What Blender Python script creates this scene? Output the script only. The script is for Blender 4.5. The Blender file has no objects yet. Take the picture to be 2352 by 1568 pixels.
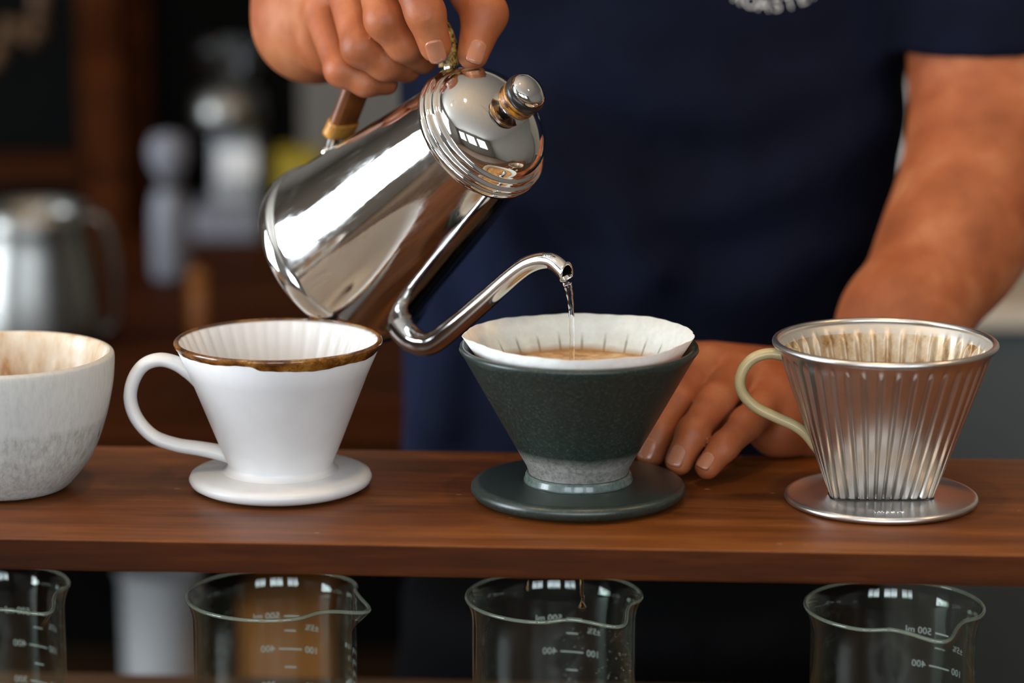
import bpy, bmesh, math, random
import numpy as np
from mathutils import Vector, Matrix

random.seed(7)
RNG = np.random.default_rng(7)
PI = math.pi
scene = bpy.context.scene
COL = scene.collection

# ------------------------------------------------------------------ camera
ZT = 1.10                      # height of the drip shelf top above the floor
F_PX = 100.0 / 36.0 * 2352.0   # focal length in pixels
PITCH = math.radians(12.0)
CAM = np.array([0.0, 0.0, ZT + 0.3636])
cam_d = bpy.data.cameras.new('camera'); cam = bpy.data.objects.new('camera', cam_d); COL.objects.link(cam)
cam.location = CAM.tolist(); cam.rotation_euler = (PI / 2 - PITCH, 0, 0)
cam_d.lens = 100; cam_d.sensor_width = 36; cam_d.clip_start = 0.05; cam_d.clip_end = 60
cam_d.dof.use_dof = True; cam_d.dof.focus_distance = 1.375; cam_d.dof.aperture_fstop = 3.6
cam_d.dof.aperture_blades = 0
scene.camera = cam
# ------------------------------------------------------------------ world, exposure
world = bpy.data.worlds.new('world'); scene.world = world; world.use_nodes = True
world.node_tree.nodes['Background'].inputs[0].default_value = (0.62, 0.78, 1.0, 1)
world.node_tree.nodes['Background'].inputs[1].default_value = 1.0
scene.view_settings.view_transform = 'Standard'; scene.view_settings.look = 'None'
scene.view_settings.exposure = 0.0; scene.view_settings.gamma = 1.0
scene.view_settings.use_curve_mapping = False
scene.cycles.max_bounces = 6; scene.cycles.transmission_bounces = 6; scene.cycles.glossy_bounces = 4; scene.cycles.transparent_max_bounces = 16
scene.cycles.diffuse_bounces = 2; scene.cycles.caustics_reflective = False; scene.cycles.caustics_refractive = False
scene.cycles.sample_clamp_indirect = 6.0; scene.cycles.adaptive_threshold = 0.05
# ------------------------------------------------------------------ daylight through the windows
def area(name, loc, rot, sx, sy, power, col):
    l = bpy.data.lights.new(name, 'AREA'); l.shape = 'RECTANGLE'; l.size = sx; l.size_y = sy
    l.energy = power; l.color = col
    o = bpy.data.objects.new(name, l); COL.objects.link(o); o.location = loc; o.rotation_euler = rot
    return o
DAY = (0.84, 0.93, 1.0)
WIN_FRONT = [(-1.75, 1.3), (0.0, 1.3), (1.75, 1.3)]       # x centre, width of the windows behind the camera
for (wx, ww), pw in zip(WIN_FRONT, (40, 46, 40)):
    area('window_daylight', (wx, -2.76, 2.0), (PI / 2, 0, 0), ww, 1.3, pw, DAY)
area('window_daylight', (-3.16, 0.9, 1.75), (PI / 2, 0, -PI / 2), 1.7, 1.7, 140, DAY)

def R(d): return math.radians(d)
def W(u, v, Y):
    """point seen at pixel (u, v) that stands Y metres in front of the lens (world y)"""
    dx = (u - 1176) / F_PX; dv = -(v - 784) / F_PX
    d = np.array([dx, math.cos(PITCH) + dv * math.sin(PITCH), -math.sin(PITCH) + dv * math.cos(PITCH)])
    return CAM + d * (Y / d[1])
def Wz(u, v, z):
    dx = (u - 1176) / F_PX; dv = -(v - 784) / F_PX
    d = np.array([dx, math.cos(PITCH) + dv * math.sin(PITCH), -math.sin(PITCH) + dv * math.cos(PITCH)])
    return CAM + d * ((z - CAM[2]) / d[2])

# ------------------------------------------------------------------ node helpers
def new_mat(name):
    m = bpy.data.materials.new(name); m.use_nodes = True
    nt = m.node_tree; return m, nt, nt.nodes['Principled BSDF']
def setp(b, **k):
    names = dict(base='Base Color', rough='Roughness', metal='Metallic', ior='IOR', trans='Transmission Weight', sss='Subsurface Weight',
                 sssr='Subsurface Radius', ssss='Subsurface Scale', coat='Coat Weight', coatr='Coat Roughness', spec='Specular IOR Level',
                 emit='Emission Color', estr='Emission Strength', aniso='Anisotropic', sheen='Sheen Weight', alpha='Alpha')
    for a, v in k.items():
        if isinstance(v, tuple) and len(v) == 3 and a in ('base', 'emit'): v = (*v, 1)
        b.inputs[names[a]].default_value = v
def srgb(r, g, b):
    f = lambda c: (c / 255 / 12.92) if c / 255 <= 0.04045 else ((c / 255 + 0.055) / 1.055) ** 2.4
    return (f(r), f(g), f(b))
def N(nt, kind, **k):
    n = nt.nodes.new(kind)
    for a, v in k.items():
        if a == 'inp':
            for i, x in v.items(): n.inputs[i].default_value = x
        else: setattr(n, a, v)
    return n
def coords(nt, scale=(1, 1, 1), kind='Object', rot=(0, 0, 0)):
    tc = N(nt, 'ShaderNodeTexCoord'); mp = N(nt, 'ShaderNodeMapping')
    mp.inputs['Scale'].default_value = scale; mp.inputs['Rotation'].default_value = rot
    nt.links.new(tc.outputs[kind], mp.inputs['Vector']); return mp.outputs['Vector']
def noise(nt, vec, scale, detail=4, rough=0.55):
    n = N(nt, 'ShaderNodeTexNoise'); n.inputs['Scale'].default_value = scale; n.inputs['Detail'].default_value = detail
    n.inputs['Roughness'].default_value = rough; nt.links.new(vec, n.inputs['Vector']); return n.outputs['Fac']
def ramp(nt, fac, stops):
    r = N(nt, 'ShaderNodeValToRGB'); e = r.color_ramp.elements
    e[0].position, e[0].color = stops[0][0], (*stops[0][1], 1)
    e[1].position, e[1].color = stops[-1][0], (*stops[-1][1], 1)
    for p, c in stops[1:-1]:
        x = e.new(p); x.color = (*c, 1)
    nt.links.new(fac, r.inputs['Fac']); return r.outputs['Color']
def mixc(nt, fac, a, b, mode='MIX'):
    m = N(nt, 'ShaderNodeMix', data_type='RGBA', blend_type=mode)
    if isinstance(fac, (int, float)): m.inputs[0].default_value = fac
    else: nt.links.new(fac, m.inputs[0])
    for i, x in ((6, a), (7, b)):
        if isinstance(x, tuple): m.inputs[i].default_value = (*x, 1)
        else: nt.links.new(x, m.inputs[i])
    return m.outputs[2]
def mth(nt, op, a, b=0.0, c=None, clamp=False):
    m = N(nt, 'ShaderNodeMath', operation=op); m.use_clamp = clamp
    for i, x in enumerate((a, b, c)):
        if x is None: continue
        if isinstance(x, (int, float)): m.inputs[i].default_value = x
        else: nt.links.new(x, m.inputs[i])
    return m.outputs[0]
def bump(nt, b, h, strength, dist):
    n = N(nt, 'ShaderNodeBump'); n.inputs['Strength'].default_value = strength; n.inputs['Distance'].default_value = dist
    nt.links.new(h, n.inputs['Height']); nt.links.new(n.outputs['Normal'], b.inputs['Normal'])
def rrange(nt, b, fac, lo, hi):
    m = N(nt, 'ShaderNodeMapRange'); m.inputs[3].default_value = lo; m.inputs[4].default_value = hi
    nt.links.new(fac, m.inputs[0]); nt.links.new(m.outputs[0], b.inputs['Roughness'])
def sep(nt, vec):
    s = N(nt, 'ShaderNodeSeparateXYZ'); nt.links.new(vec, s.inputs[0]); return s.outputs

M = {}
def plain(key, base, rough=0.5, var=0.0, scale=40, bumpd=0.0, **k):
    m, nt, b = new_mat(key); setp(b, base=base, rough=rough, **k)
    if var or bumpd:
        f = noise(nt, coords(nt), scale)
        if var:
            c = ramp(nt, f, [(0.3, tuple(x * (1 - var) for x in base)), (0.7, tuple(min(1, x * (1 + var)) for x in base))])
            nt.links.new(c, b.inputs['Base Color'])
        if bumpd: bump(nt, b, f, 0.5, bumpd)
    M[key] = m; return m

def wood(key, dark, mid, light, rough=(0.3, 0.5), gs=1.0, coat=0.0, spec=0.5, axis=(1.2, 16, 16), flecks=False):
    m, nt, b = new_mat(key)
    v = coords(nt, axis)
    n1 = noise(nt, v, 3.0 * gs, 6, 0.6); n2 = noise(nt, v, 22.0 * gs, 5, 0.7); n3 = noise(nt, coords(nt), 5.0, 3)
    mix = mth(nt, 'ADD', mth(nt, 'MULTIPLY', n1, 0.55), mth(nt, 'ADD', mth(nt, 'MULTIPLY', n2, 0.25), mth(nt, 'MULTIPLY', n3, 0.2)))
    c = ramp(nt, mix, [(0.34, dark), (0.5, mid), (0.66, light)])
    if flecks:
        vo = N(nt, 'ShaderNodeTexVoronoi'); vo.inputs['Scale'].default_value = 38; nt.links.new(coords(nt, (0.8, 1.6, 1)), vo.inputs['Vector'])
        f = mth(nt, 'LESS_THAN', vo.outputs['Distance'], 0.045)
        c = mixc(nt, mth(nt, 'MULTIPLY', f, 0.6), c, srgb(190, 150, 110))
    nt.links.new(c, b.inputs['Base Color']); rrange(nt, b, mix, rough[0], rough[1])
    bump(nt, b, n2, 0.25, 0.0004); setp(b, coat=coat, coatr=0.25, spec=spec)
    M[key] = m; return m

# ------------------------------------------------------------------ mesh helpers
def mk(name, verts, faces, mat=None, parent=None, smooth=True, auto=None):
    me = bpy.data.meshes.new(name)
    verts = np.asarray(verts, float)
    me.from_pydata(verts.tolist(), [], faces if isinstance(faces, list) else faces.tolist())
    me.update()
    o = bpy.data.objects.new(name, me); COL.objects.link(o)
    if mat is not None: me.materials.append(M[mat] if isinstance(mat, str) else mat)
    if smooth:
        me.polygons.foreach_set('use_smooth', [True] * len(me.polygons))
        if auto is not None:
            bm = bmesh.new(); bm.from_mesh(me)
            for e in bm.edges:
                if len(e.link_faces) == 2 and e.calc_face_angle(0) > R(auto): e.smooth = False
            bm.to_mesh(me); bm.free()
    if parent is not None: o.parent = parent
    return o
def empty(name, loc=(0, 0, 0), rot=(0, 0, 0)):
    o = bpy.data.objects.new(name, None); COL.objects.link(o); o.location = tuple(loc); o.rotation_euler = rot
    o.empty_display_size = 0.02; return o
def tag(o, label, cat, group=None):
    o['label'] = label; o['category'] = cat
    if group: o['group'] = group
    return o
def struct(o):
    o['kind'] = 'structure'; return o
class MB:
    def __init__(s): s.v = []; s.f = []
    def add(s, v, f):
        n = len(s.v); s.v += [tuple(x) for x in v]; s.f += [tuple(i + n for i in q) for q in f]; return s
    def build(s, name, mat, parent=None, smooth=True, auto=None): return mk(name, s.v, s.f, mat, parent, smooth, auto)
def lathe(prof, seg=96, closed=False, fn=None, cap0=False, cap1=False):
    """prof: (r, z) rows turned about z; fn(i, theta, r, z) may change r, z"""
    v = []; f = []; n = len(prof)
    for i, (r, z) in enumerate(prof):
        for j in range(seg):
            t = 2 * PI * j / seg; rr, zz = (r, z) if fn is None else fn(i, t, r, z)
            v.append((rr * math.cos(t), rr * math.sin(t), zz))
    for i in range(n if closed else n - 1):
        a = i * seg; b = ((i + 1) % n) * seg
        for j in range(seg):
            k = (j + 1) % seg; f.append((a + j, a + k, b + k, b + j))
    if cap0: f.append(tuple(range(seg))[::-1])
    if cap1: f.append(tuple(range((n - 1) * seg, n * seg)))
    return v, f
def cat(pts, n=8, closed=False):
    """Catmull-Rom through pts (any dimension)"""
    P = [np.asarray(p, float) for p in pts]; out = []
    m = len(P)
    for i in range(m if closed else m - 1):
        p1, p2 = P[i], P[(i + 1) % m]
        p0 = P[(i - 1) % m] if closed or i > 0 else 2 * p1 - p2
        p3 = P[(i + 2) % m] if closed or i + 2 < m else 2 * p2 - p1
        for k in range(n):
            t = k / n
            out.append(0.5 * ((2 * p1) + (p2 - p0) * t + (2 * p0 - 5 * p1 + 4 * p2 - p3) * t * t + (-p0 + 3 * p1 - 3 * p2 + p3) * t ** 3))
    if not closed: out.append(P[-1])
    return out
def tube(path, rad, seg=20, closed=False, up=None, sq=(1, 1), caps=True, power=2.0):
    """tube along path; rad number or list; sq scales the section along (side, up)"""
    P = [np.asarray(p, float)[:3] for p in path]; n = len(P)
    rad = [rad] * n if isinstance(rad, (int, float)) else list(rad)
    T = []
    for i in range(n):
        a = P[(i - 1) % n] if closed or i > 0 else P[i]; b = P[(i + 1) % n] if closed or i < n - 1 else P[i]
        d = b - a; T.append(d / (np.linalg.norm(d) + 1e-12))
    u = np.array(up if up is not None else (0, 0, 1.0), float)
    if abs(u @ T[0]) > 0.95: u = np.array((0, 1.0, 0))
    v = []; f = []
    for i in range(n):
        u = u - T[i] * (u @ T[i]); u /= np.linalg.norm(u) + 1e-12; s = np.cross(T[i], u)
        for j in range(seg):
            t = 2 * PI * j / seg; c, q = math.cos(t), math.sin(t)
            if power != 2.0:
                c = math.copysign(abs(c) ** (2 / power), c); q = math.copysign(abs(q) ** (2 / power), q)
            v.append(tuple(P[i] + s * (c * rad[i] * sq[0]) + u * (q * rad[i] * sq[1])))
    for i in range(n if closed else n - 1):
        a = i * seg; b = ((i + 1) % n) * seg
        for j in range(seg):
            k = (j + 1) % seg; f.append((a + j, a + k, b + k, b + j))
    if caps and not closed:
        f.append(tuple(range(seg))[::-1]); f.append(tuple(range((n - 1) * seg, n * seg)))
    return v, f
def box(x0, x1, y0, y1, z0, z1, bev=0.0):
    bm = bmesh.new(); bmesh.ops.create_cube(bm, size=1)
    for w in bm.verts: w.co = (x0 + (w.co.x + .5) * (x1 - x0), y0 + (w.co.y + .5) * (y1 - y0), z0 + (w.co.z + .5) * (z1 - z0))
    if bev > 0: bmesh.ops.bevel(bm, geom=bm.edges[:], offset=bev, segments=3, affect='EDGES', profile=0.6)
    bm.verts.index_update(); v = [tuple(x.co) for x in bm.verts]; f = [tuple(y.index for y in x.verts) for x in bm.faces]; bm.free()
    return v, f
def xf(v, mat): return [tuple(mat @ Vector(p)) for p in v]
def ball(c, rx, ry=None, rz=None, seg=24, rings=14):
    ry = ry or rx; rz = rz or rx
    v, f = lathe([(math.sin(PI * i / rings), -math.cos(PI * i / rings)) for i in range(1, rings)], seg, cap0=True, cap1=True)
    return [(c[0] + x * rx, c[1] + y * ry, c[2] + z * rz) for x, y, z in v], f
def text_mesh(s, size, depth, name='txt'):
    cu = bpy.data.curves.new(name, 'FONT'); cu.body = s; cu.size = size; cu.extrude = depth; cu.align_x = 'CENTER'; cu.align_y = 'CENTER'
    cu.resolution_u = 3
    o = bpy.data.objects.new(name, cu); COL.objects.link(o)
    dg = bpy.context.evaluated_depsgraph_get(); me = o.evaluated_get(dg).to_mesh()
    v = [tuple(p.co) for p in me.vertices]; f = [tuple(p.vertices) for p in me.polygons]
    o.evaluated_get(dg).to_mesh_clear(); bpy.data.objects.remove(o); bpy.data.curves.remove(cu)
    return v, f

# ------------------------------------------------------------------ distance-field skin (bodies, cloth)
def seg_d(p, a, b, ra, rb, flat=None):
    ab = b - a; q = p - a
    if flat is not None:
        n, k = flat; q = q + np.outer(q @ n, n) * (k - 1); ab = ab + n * (ab @ n) * (k - 1)
    t = np.clip((q @ ab) / (ab @ ab), 0, 1)
    d = np.linalg.norm(q - t[:, None] * ab, axis=1) - (ra + t * (rb - ra))
    return d
def smin(a, b, k):
    h = np.maximum(k - np.abs(a - b), 0) / k
    return np.minimum(a, b) - h * h * k * 0.25
def chain_d(p, ch, k):
    """ch: list of (point, radius[, flat])"""
    d = None
    for i in range(len(ch) - 1):
        x = seg_d(p, ch[i][0], ch[i + 1][0], ch[i][1], ch[i + 1][1], ch[i][2] if len(ch[i]) > 2 else None)
        d = x if d is None else smin(d, x, k)
    return d
def boxed(p, fn, lo, hi, big=0.06):
    m = np.all((p > lo) & (p < hi), axis=1)
    d = np.full(len(p), big)
    if m.any(): d[m] = fn(p[m])
    return d
def net(fn, lo, hi, h, slack=1.9, relax=1):
    """surface nets of fn over the box lo..hi with cells of h; returns verts, quads"""
    lo = np.asarray(lo, float); B = 8
    nb = np.ceil((np.asarray(hi) - lo) / (h * B)).astype(int); n = nb * B
    F = np.empty(n, np.float32)
    bi = np.stack(np.meshgrid(*[np.arange(k) for k in nb], indexing='ij'), -1).reshape(-1, 3)
    cen = lo + (bi * B + (B - 1) / 2) * h
    dc = np.concatenate([fn(c) for c in np.array_split(cen, max(1, len(cen) // 200000))])
    rad = h * B * 0.5 * 1.7321 * slack
    F5 = F.reshape(nb[0], B, nb[1], B, nb[2], B)
    F5[:] = np.sign(dc).reshape(nb).astype(np.float32)[:, None, :, None, :, None]
    act = bi[np.abs(dc) < rad]
    off = np.stack(np.meshgrid(*[np.arange(B)] * 3, indexing='ij'), -1).reshape(-1, 3)
    for ch in np.array_split(act, max(1, len(act) // 600)):
        idx = (ch[:, None, :] * B + off[None]).reshape(-1, 3)
        val = fn(lo + idx * h)
        F[idx[:, 0], idx[:, 1], idx[:, 2]] = val
    S = F < 0
    c = S[:-1, :-1, :-1].astype(np.uint8)
    tot = c.copy()
    for dx, dy, dz in ((1,0,0),(0,1,0),(0,0,1),(1,1,0),(1,0,1),(0,1,1),(1,1,1)):
        tot += S[dx:n[0]-1+dx, dy:n[1]-1+dy, dz:n[2]-1+dz]
    cells = np.argwhere((tot > 0) & (tot < 8))
    del tot, c
    vid = -np.ones(n, np.int32); vid[cells[:, 0], cells[:, 1], cells[:, 2]] = np.arange(len(cells))
    acc = np.zeros((len(cells), 3)); cnt = np.zeros(len(cells))
    cor = [(0,0,0),(1,0,0),(0,1,0),(1,1,0),(0,0,1),(1,0,1),(0,1,1),(1,1,1)]
    val = [F[cells[:,0]+x, cells[:,1]+y, cells[:,2]+z].astype(float) for x, y, z in cor]
    for i in range(8):
        for ax in range(3):
            if cor[i][ax]: continue
            j = i + (1 << ax); a, b = val[i], val[j]; m = (a < 0) != (b < 0)
            t = np.where(m, a / np.where(m, a - b, 1), 0)
            p = np.array(cor[i], float)[None].repeat(len(cells), 0); p[:, ax] += t
            acc[m] += p[m]; cnt[m] += 1
    V = lo + (cells + acc / np.maximum(cnt, 1)[:, None]) * h
    Q = []
    for ax in range(3):
        sl0 = [slice(None)] * 3; sl1 = [slice(None)] * 3; sl0[ax] = slice(0, -1); sl1[ax] = slice(1, None)
        A = S[tuple(sl0)]; Bm = S[tuple(sl1)]
        e = np.argwhere(A != Bm); inside = A[e[:, 0], e[:, 1], e[:, 2]]
        o1, o2 = [k for k in range(3) if k != ax]
        ok = (e[:, o1] > 0) & (e[:, o2] > 0); e = e[ok]; inside = inside[ok]
        def vv(d1, d2):
            q = e.copy(); q[:, o1] -= d1; q[:, o2] -= d2; return vid[q[:, 0], q[:, 1], q[:, 2]]
        q = np.stack([vv(1, 1), vv(0, 1), vv(0, 0), vv(1, 0)], 1)
        flip = inside if ax != 1 else ~inside
        q[~flip] = q[~flip][:, ::-1]
        Q.append(q[(q >= 0).all(1)])
    Q = np.concatenate(Q)
    for _ in range(relax):
        s = np.zeros_like(V); k = np.zeros(len(V))
        for a, b in ((0, 1), (1, 2), (2, 3), (3, 0)):
            np.add.at(s, Q[:, a], V[Q[:, b]]); np.add.at(k, Q[:, a], 1)
            np.add.at(s, Q[:, b], V[Q[:, a]]); np.add.at(k, Q[:, b], 1)
        V = V * 0.4 + 0.6 * s / k[:, None]
    return V, Q
# ------------------------------------------------------------------ materials
wood('walnut', srgb(60, 28, 7), srgb(112, 60, 20), srgb(148, 90, 40), (0.34, 0.5), 1.0, 0.0, 0.3, flecks=True)
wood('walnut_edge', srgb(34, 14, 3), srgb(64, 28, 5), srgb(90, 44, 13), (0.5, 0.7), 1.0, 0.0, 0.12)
wood('dark_wood', srgb(30, 13, 4), srgb(58, 26, 7), srgb(80, 38, 12), (0.6, 0.75), spec=0.04)
wood('amber_wood', srgb(110, 62, 20), srgb(140, 84, 30), srgb(160, 100, 40), (0.4, 0.55))
wood('counter_wood', srgb(52, 34, 20), srgb(80, 56, 34), srgb(100, 74, 48), (0.4, 0.55), spec=0.25)
plain('plaster', srgb(140, 134, 126), 0.85, 0.04, 6)
plain('ceiling_white', srgb(214, 208, 200), 0.9, 0.03, 4)
plain('greige', srgb(150, 142, 128), 0.85, 0.05, 3)
plain('floor_stone', srgb(120, 96, 74), 0.55, 0.15, 8)
plain('black', srgb(9, 9, 9), 0.8, spec=0.05)
plain('near_black', srgb(16, 15, 14), 0.8, spec=0.05)
plain('slate_panel', srgb(72, 77, 76), 0.6, 0.1, 6)
plain('ledge_stone', srgb(205, 188, 168), 0.45, 0.06, 30)
plain('white_plastic', srgb(225, 225, 226), 0.4)
plain('grey_plastic', srgb(150, 152, 156), 0.4)
plain('pale_grey', srgb(118, 120, 130), 0.5)
plain('yellow_tin', srgb(150, 128, 6), 0.5)
plain('window_paint', srgb(70, 66, 60), 0.5)
plain('cream_plastic', srgb(190, 172, 128), 0.28, 0.05, 60, sss=0.3, ssss=0.003)
plain('cardboard', srgb(196, 122, 50), 0.8, 0.08, 30)
plain('ink_white', srgb(225, 225, 222), 0.6)
plain('bulb_base', srgb(60, 50, 40), 0.4, metal=1.0)
m, nt, b = new_mat('bulb'); setp(b, base=(1, .8, .5), emit=(1.0, 0.68, 0.36), estr=190); M['bulb'] = m

def metal(key, base, r0, r1, scale, stretch, bd=0.0, spots=0.0):
    m, nt, b = new_mat(key); setp(b, base=base, metal=1.0)
    f = noise(nt, coords(nt, stretch), scale, 6, 0.65); rrange(nt, b, f, r0, r1)
    if bd: bump(nt, b, f, 0.4, bd)
    if spots:
        g = noise(nt, coords(nt), 55, 5, 0.7)
        c = ramp(nt, g, [(0.42, tuple(x * (1 - spots) for x in base)), (0.62, base)]); nt.links.new(c, b.inputs['Base Color'])
    M[key] = m
metal('steel_mirror', (0.80, 0.79, 0.77), 0.02, 0.07, 60, (1, 1, 1))
metal('steel_scuffed', (0.76, 0.75, 0.735), 0.015, 0.13, 42, (1, 1, 0.35), 0.00004)
metal('steel_spout', (0.80, 0.79, 0.77), 0.05, 0.12, 60, (1, 1, 1))
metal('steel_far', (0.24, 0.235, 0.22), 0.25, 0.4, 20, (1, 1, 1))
metal('aluminium', (0.74, 0.71, 0.68), 0.24, 0.37, 120, (1, 1, 0.15), 0.000008, 0.06)

m, nt, b = new_mat('steel_scuffed'); setp(b, base=(0.76, 0.75, 0.735), metal=1.0)
f = noise(nt, coords(nt, (1, 1, 0.10)), 160, 6, 0.7); g = noise(nt, coords(nt), 26, 5, 0.65)
q = mth(nt, 'MULTIPLY', f, g); rm_ = N(nt, 'ShaderNodeMapRange'); rm_.inputs[1].default_value = 0.20; rm_.inputs[2].default_value = 0.36; rm_.inputs[3].default_value = 0.02; rm_.inputs[4].default_value = 0.22
nt.links.new(q, rm_.inputs[0]); nt.links.new(rm_.outputs[0], b.inputs['Roughness']); bump(nt, b, mth(nt, 'ADD', mth(nt, 'MULTIPLY', f, 0.35), noise(nt, coords(nt, (1, 1, 0.3)), 48, 4, 0.6)), 0.35, 0.00022); M['steel_scuffed'] = m
# stained inside of the aluminium cone
m, nt, b = new_mat('aluminium_stained'); v = coords(nt)
f = noise(nt, coords(nt, (1, 1, 0.2)), 90, 6, 0.7); g = noise(nt, v, 18, 3)
c = ramp(nt, f, [(0.36, srgb(150, 105, 55)), (0.47, srgb(205, 180, 145)), (0.6, srgb(226, 214, 196))])
z = sep(nt, v)[2]; k = mth(nt, 'GREATER_THAN', mth(nt, 'ADD', z, mth(nt, 'MULTIPLY', g, 0.003)), 0.0745)
c = mixc(nt, k, c, srgb(214, 206, 194)); nt.links.new(c, b.inputs['Base Color']); setp(b, metal=0.55, rough=0.42); M['aluminium_stained'] = m

# white stoneware
m, nt, b = new_mat('white_glaze'); v = coords(nt); f = noise(nt, v, 30, 4); g = noise(nt, v, 900, 2)
c = ramp(nt, f, [(0.3, srgb(222, 219, 217)), (0.7, srgb(232, 230, 229))])
sp = mth(nt, 'LESS_THAN', g, 0.24); c = mixc(nt, mth(nt, 'MULTIPLY', sp, 0.35), c, srgb(170, 150, 130))
nt.links.new(c, b.inputs['Base Color']); setp(b, rough=0.42, coat=0.15, coatr=0.3); bump(nt, b, f, 0.2, 0.0004); M['white_glaze'] = m
# brown glaze of the rim
m, nt, b = new_mat('brown_glaze'); f = noise(nt, coords(nt, (1, 1, 1.6)), 55, 6, 0.65); g = noise(nt, coords(nt), 260, 4, 0.7)
c = ramp(nt, f, [(0.34, srgb(36, 18, 10)), (0.46, srgb(98, 56, 18)), (0.58, srgb(150, 98, 38)), (0.7, srgb(186, 150, 90))])
c = mixc(nt, mth(nt, 'MULTIPLY', mth(nt, 'GREATER_THAN', g, 0.56), 0.55), c, srgb(84, 46, 14))
nt.links.new(c, b.inputs['Base Color']); setp(b, rough=0.18, coat=0.4, coatr=0.08); bump(nt, b, g, 0.15, 0.0003); M['brown_glaze'] = m
# cream stoneware bowl, dipped upper half
m, nt, b = new_mat('bowl_glaze'); v = coords(nt); f = noise(nt, coords(nt, (1, 1, 0.28)), 420, 4, 0.7); g = noise(nt, v, 22, 4)
c = ramp(nt, f, [(0.33, srgb(166, 165, 158)), (0.5, srgb(190, 190, 184)), (0.7, srgb(206, 206, 200))])
z = sep(nt, v)[2]; up = N(nt, 'ShaderNodeMapRange'); up.inputs[1].default_value = 0.0375; up.inputs[2].default_value = 0.0405
nt.links.new(mth(nt, 'ADD', z, mth(nt, 'MULTIPLY', g, 0.003)), up.inputs[0])
c = mixc(nt, mth(nt, 'MULTIPLY', up.outputs[0], 0.6), c, srgb(214, 212, 208))
vo = N(nt, 'ShaderNodeTexVoronoi'); vo.inputs['Scale'].default_value = 125; nt.links.new(coords(nt, (1, 1, 0.35)), vo.inputs['Vector'])
vs = sep(nt, vo.outputs['Color'])[0]
sp = mth(nt, 'MULTIPLY', mth(nt, 'LESS_THAN', vo.outputs['Distance'], 0.12), mth(nt, 'GREATER_THAN', vs, 0.80))
sp = mth(nt, 'MULTIPLY', sp, mth(nt, 'LESS_THAN', z, 0.042)); c = mixc(nt, sp, c, srgb(120, 84, 48))
nt.links.new(c, b.inputs['Base Color']); setp(b, rough=0.55); bump(nt, b, f, 0.3, 0.0003); M['bowl_glaze'] = m
m, nt, b = new_mat('bowl_inside'); f = noise(nt, coords(nt, (1, 1, 0.25)), 70, 5, 0.6)
c = ramp(nt, f, [(0.32, srgb(176, 128, 84)), (0.47, srgb(214, 190, 160)), (0.66, srgb(230, 220, 206))]); nt.links.new(c, b.inputs['Base Color']); setp(b, rough=0.4); M['bowl_inside'] = m
# dark green stoneware with a bare clay band at the foot of the cone
def green(key, bare):
    m, nt, b = new_mat(key); v = coords(nt); f = noise(nt, v, 700, 3, 0.7); g = noise(nt, v, 26, 3)
    c = ramp(nt, f, [(0.3, srgb(28, 37, 33)), (0.55, srgb(40, 50, 45)), (0.75, srgb(72, 83, 76))])
    c = mixc(nt, mth(nt, 'MULTIPLY', g, 0.3), c, srgb(26, 48, 42))
    if bare:
        z = mth(nt, 'ADD', sep(nt, v)[2], mth(nt, 'MULTIPLY', mth(nt, 'SUBTRACT', g, 0.5), 0.006))
        k = N(nt, 'ShaderNodeMapRange'); k.inputs[1].default_value = 0.0205; k.inputs[2].default_value = 0.0265; nt.links.new(z, k.inputs[0])
        clay = ramp(nt, noise(nt, v, 480, 4, 0.7), [(0.3, srgb(104, 102, 96)), (0.6, srgb(150, 148, 142))])
        c = mixc(nt, k.outputs[0], clay, c)
    nt.links.new(c, b.inputs['Base Color']); rrange(nt, b, f, 0.30, 0.42); setp(b, spec=0.5 if bare else 0.75); M[key] = m
green('green_glaze', False); green('green_glaze_body', True)
m, nt, b = new_mat('foot_glaze'); f = noise(nt, coords(nt), 300, 3)
nt.links.new(ramp(nt, f, [(0.3, srgb(78, 92, 88)), (0.7, srgb(108, 122, 117))]), b.inputs['Base Color']); setp(b, rough=0.25, coat=0.3); M['foot_glaze'] = m
# wet paper: the dripper's ribs show through it
m, nt, b = new_mat('filter_paper'); v = coords(nt); xyz = sep(nt, v); f = noise(nt, v, 160, 4, 0.7)
ang = mth(nt, 'ARCTAN2', xyz[1], xyz[0]); fr = mth(nt, 'FRACT', mth(nt, 'ADD', mth(nt, 'MULTIPLY', ang, 26 / (2 * PI)), mth(nt, 'MULTIPLY', noise(nt, v, 14, 2), 0.5)))
rib = mth(nt, 'LESS_THAN', mth(nt, 'ABSOLUTE', mth(nt, 'SUBTRACT', fr, 0.5)), 0.055)
low = N(nt, 'ShaderNodeMapRange'); low.inputs[1].default_value = 0.0745; low.inputs[2].default_value = 0.0700; nt.links.new(mth(nt, 'ADD', xyz[2], mth(nt, 'MULTIPLY', f, 0.004)), low.inputs[0])
c = ramp(nt, f, [(0.3, srgb(222, 215, 209)), (0.7, srgb(238, 233, 228))])
c = mixc(nt, mth(nt, 'MULTIPLY', mth(nt, 'MULTIPLY', rib, low.outputs[0]), 0.62), c, srgb(110, 112, 84))
st = N(nt, 'ShaderNodeMapRange'); st.inputs[1].default_value = 0.0672; st.inputs[2].default_value = 0.0640; nt.links.new(mth(nt, 'SUBTRACT', xyz[2], mth(nt, 'MULTIPLY', mth(nt, 'SUBTRACT', noise(nt, v, 45, 3), 0.5), 0.006)), st.inputs[0])
c = mixc(nt, mth(nt, 'MULTIPLY', st.outputs[0], 0.85), c, srgb(176, 120, 62))
nt.links.new(c, b.inputs['Base Color']); setp(b, rough=0.8, sss=0.25, ssss=0.004); bump(nt, b, noise(nt, v, 900, 2), 0.5, 0.0002); M['filter_paper'] = m
m, nt, b = new_mat('coffee_foam'); f = noise(nt, coords(nt), 120, 5, 0.65)
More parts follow.
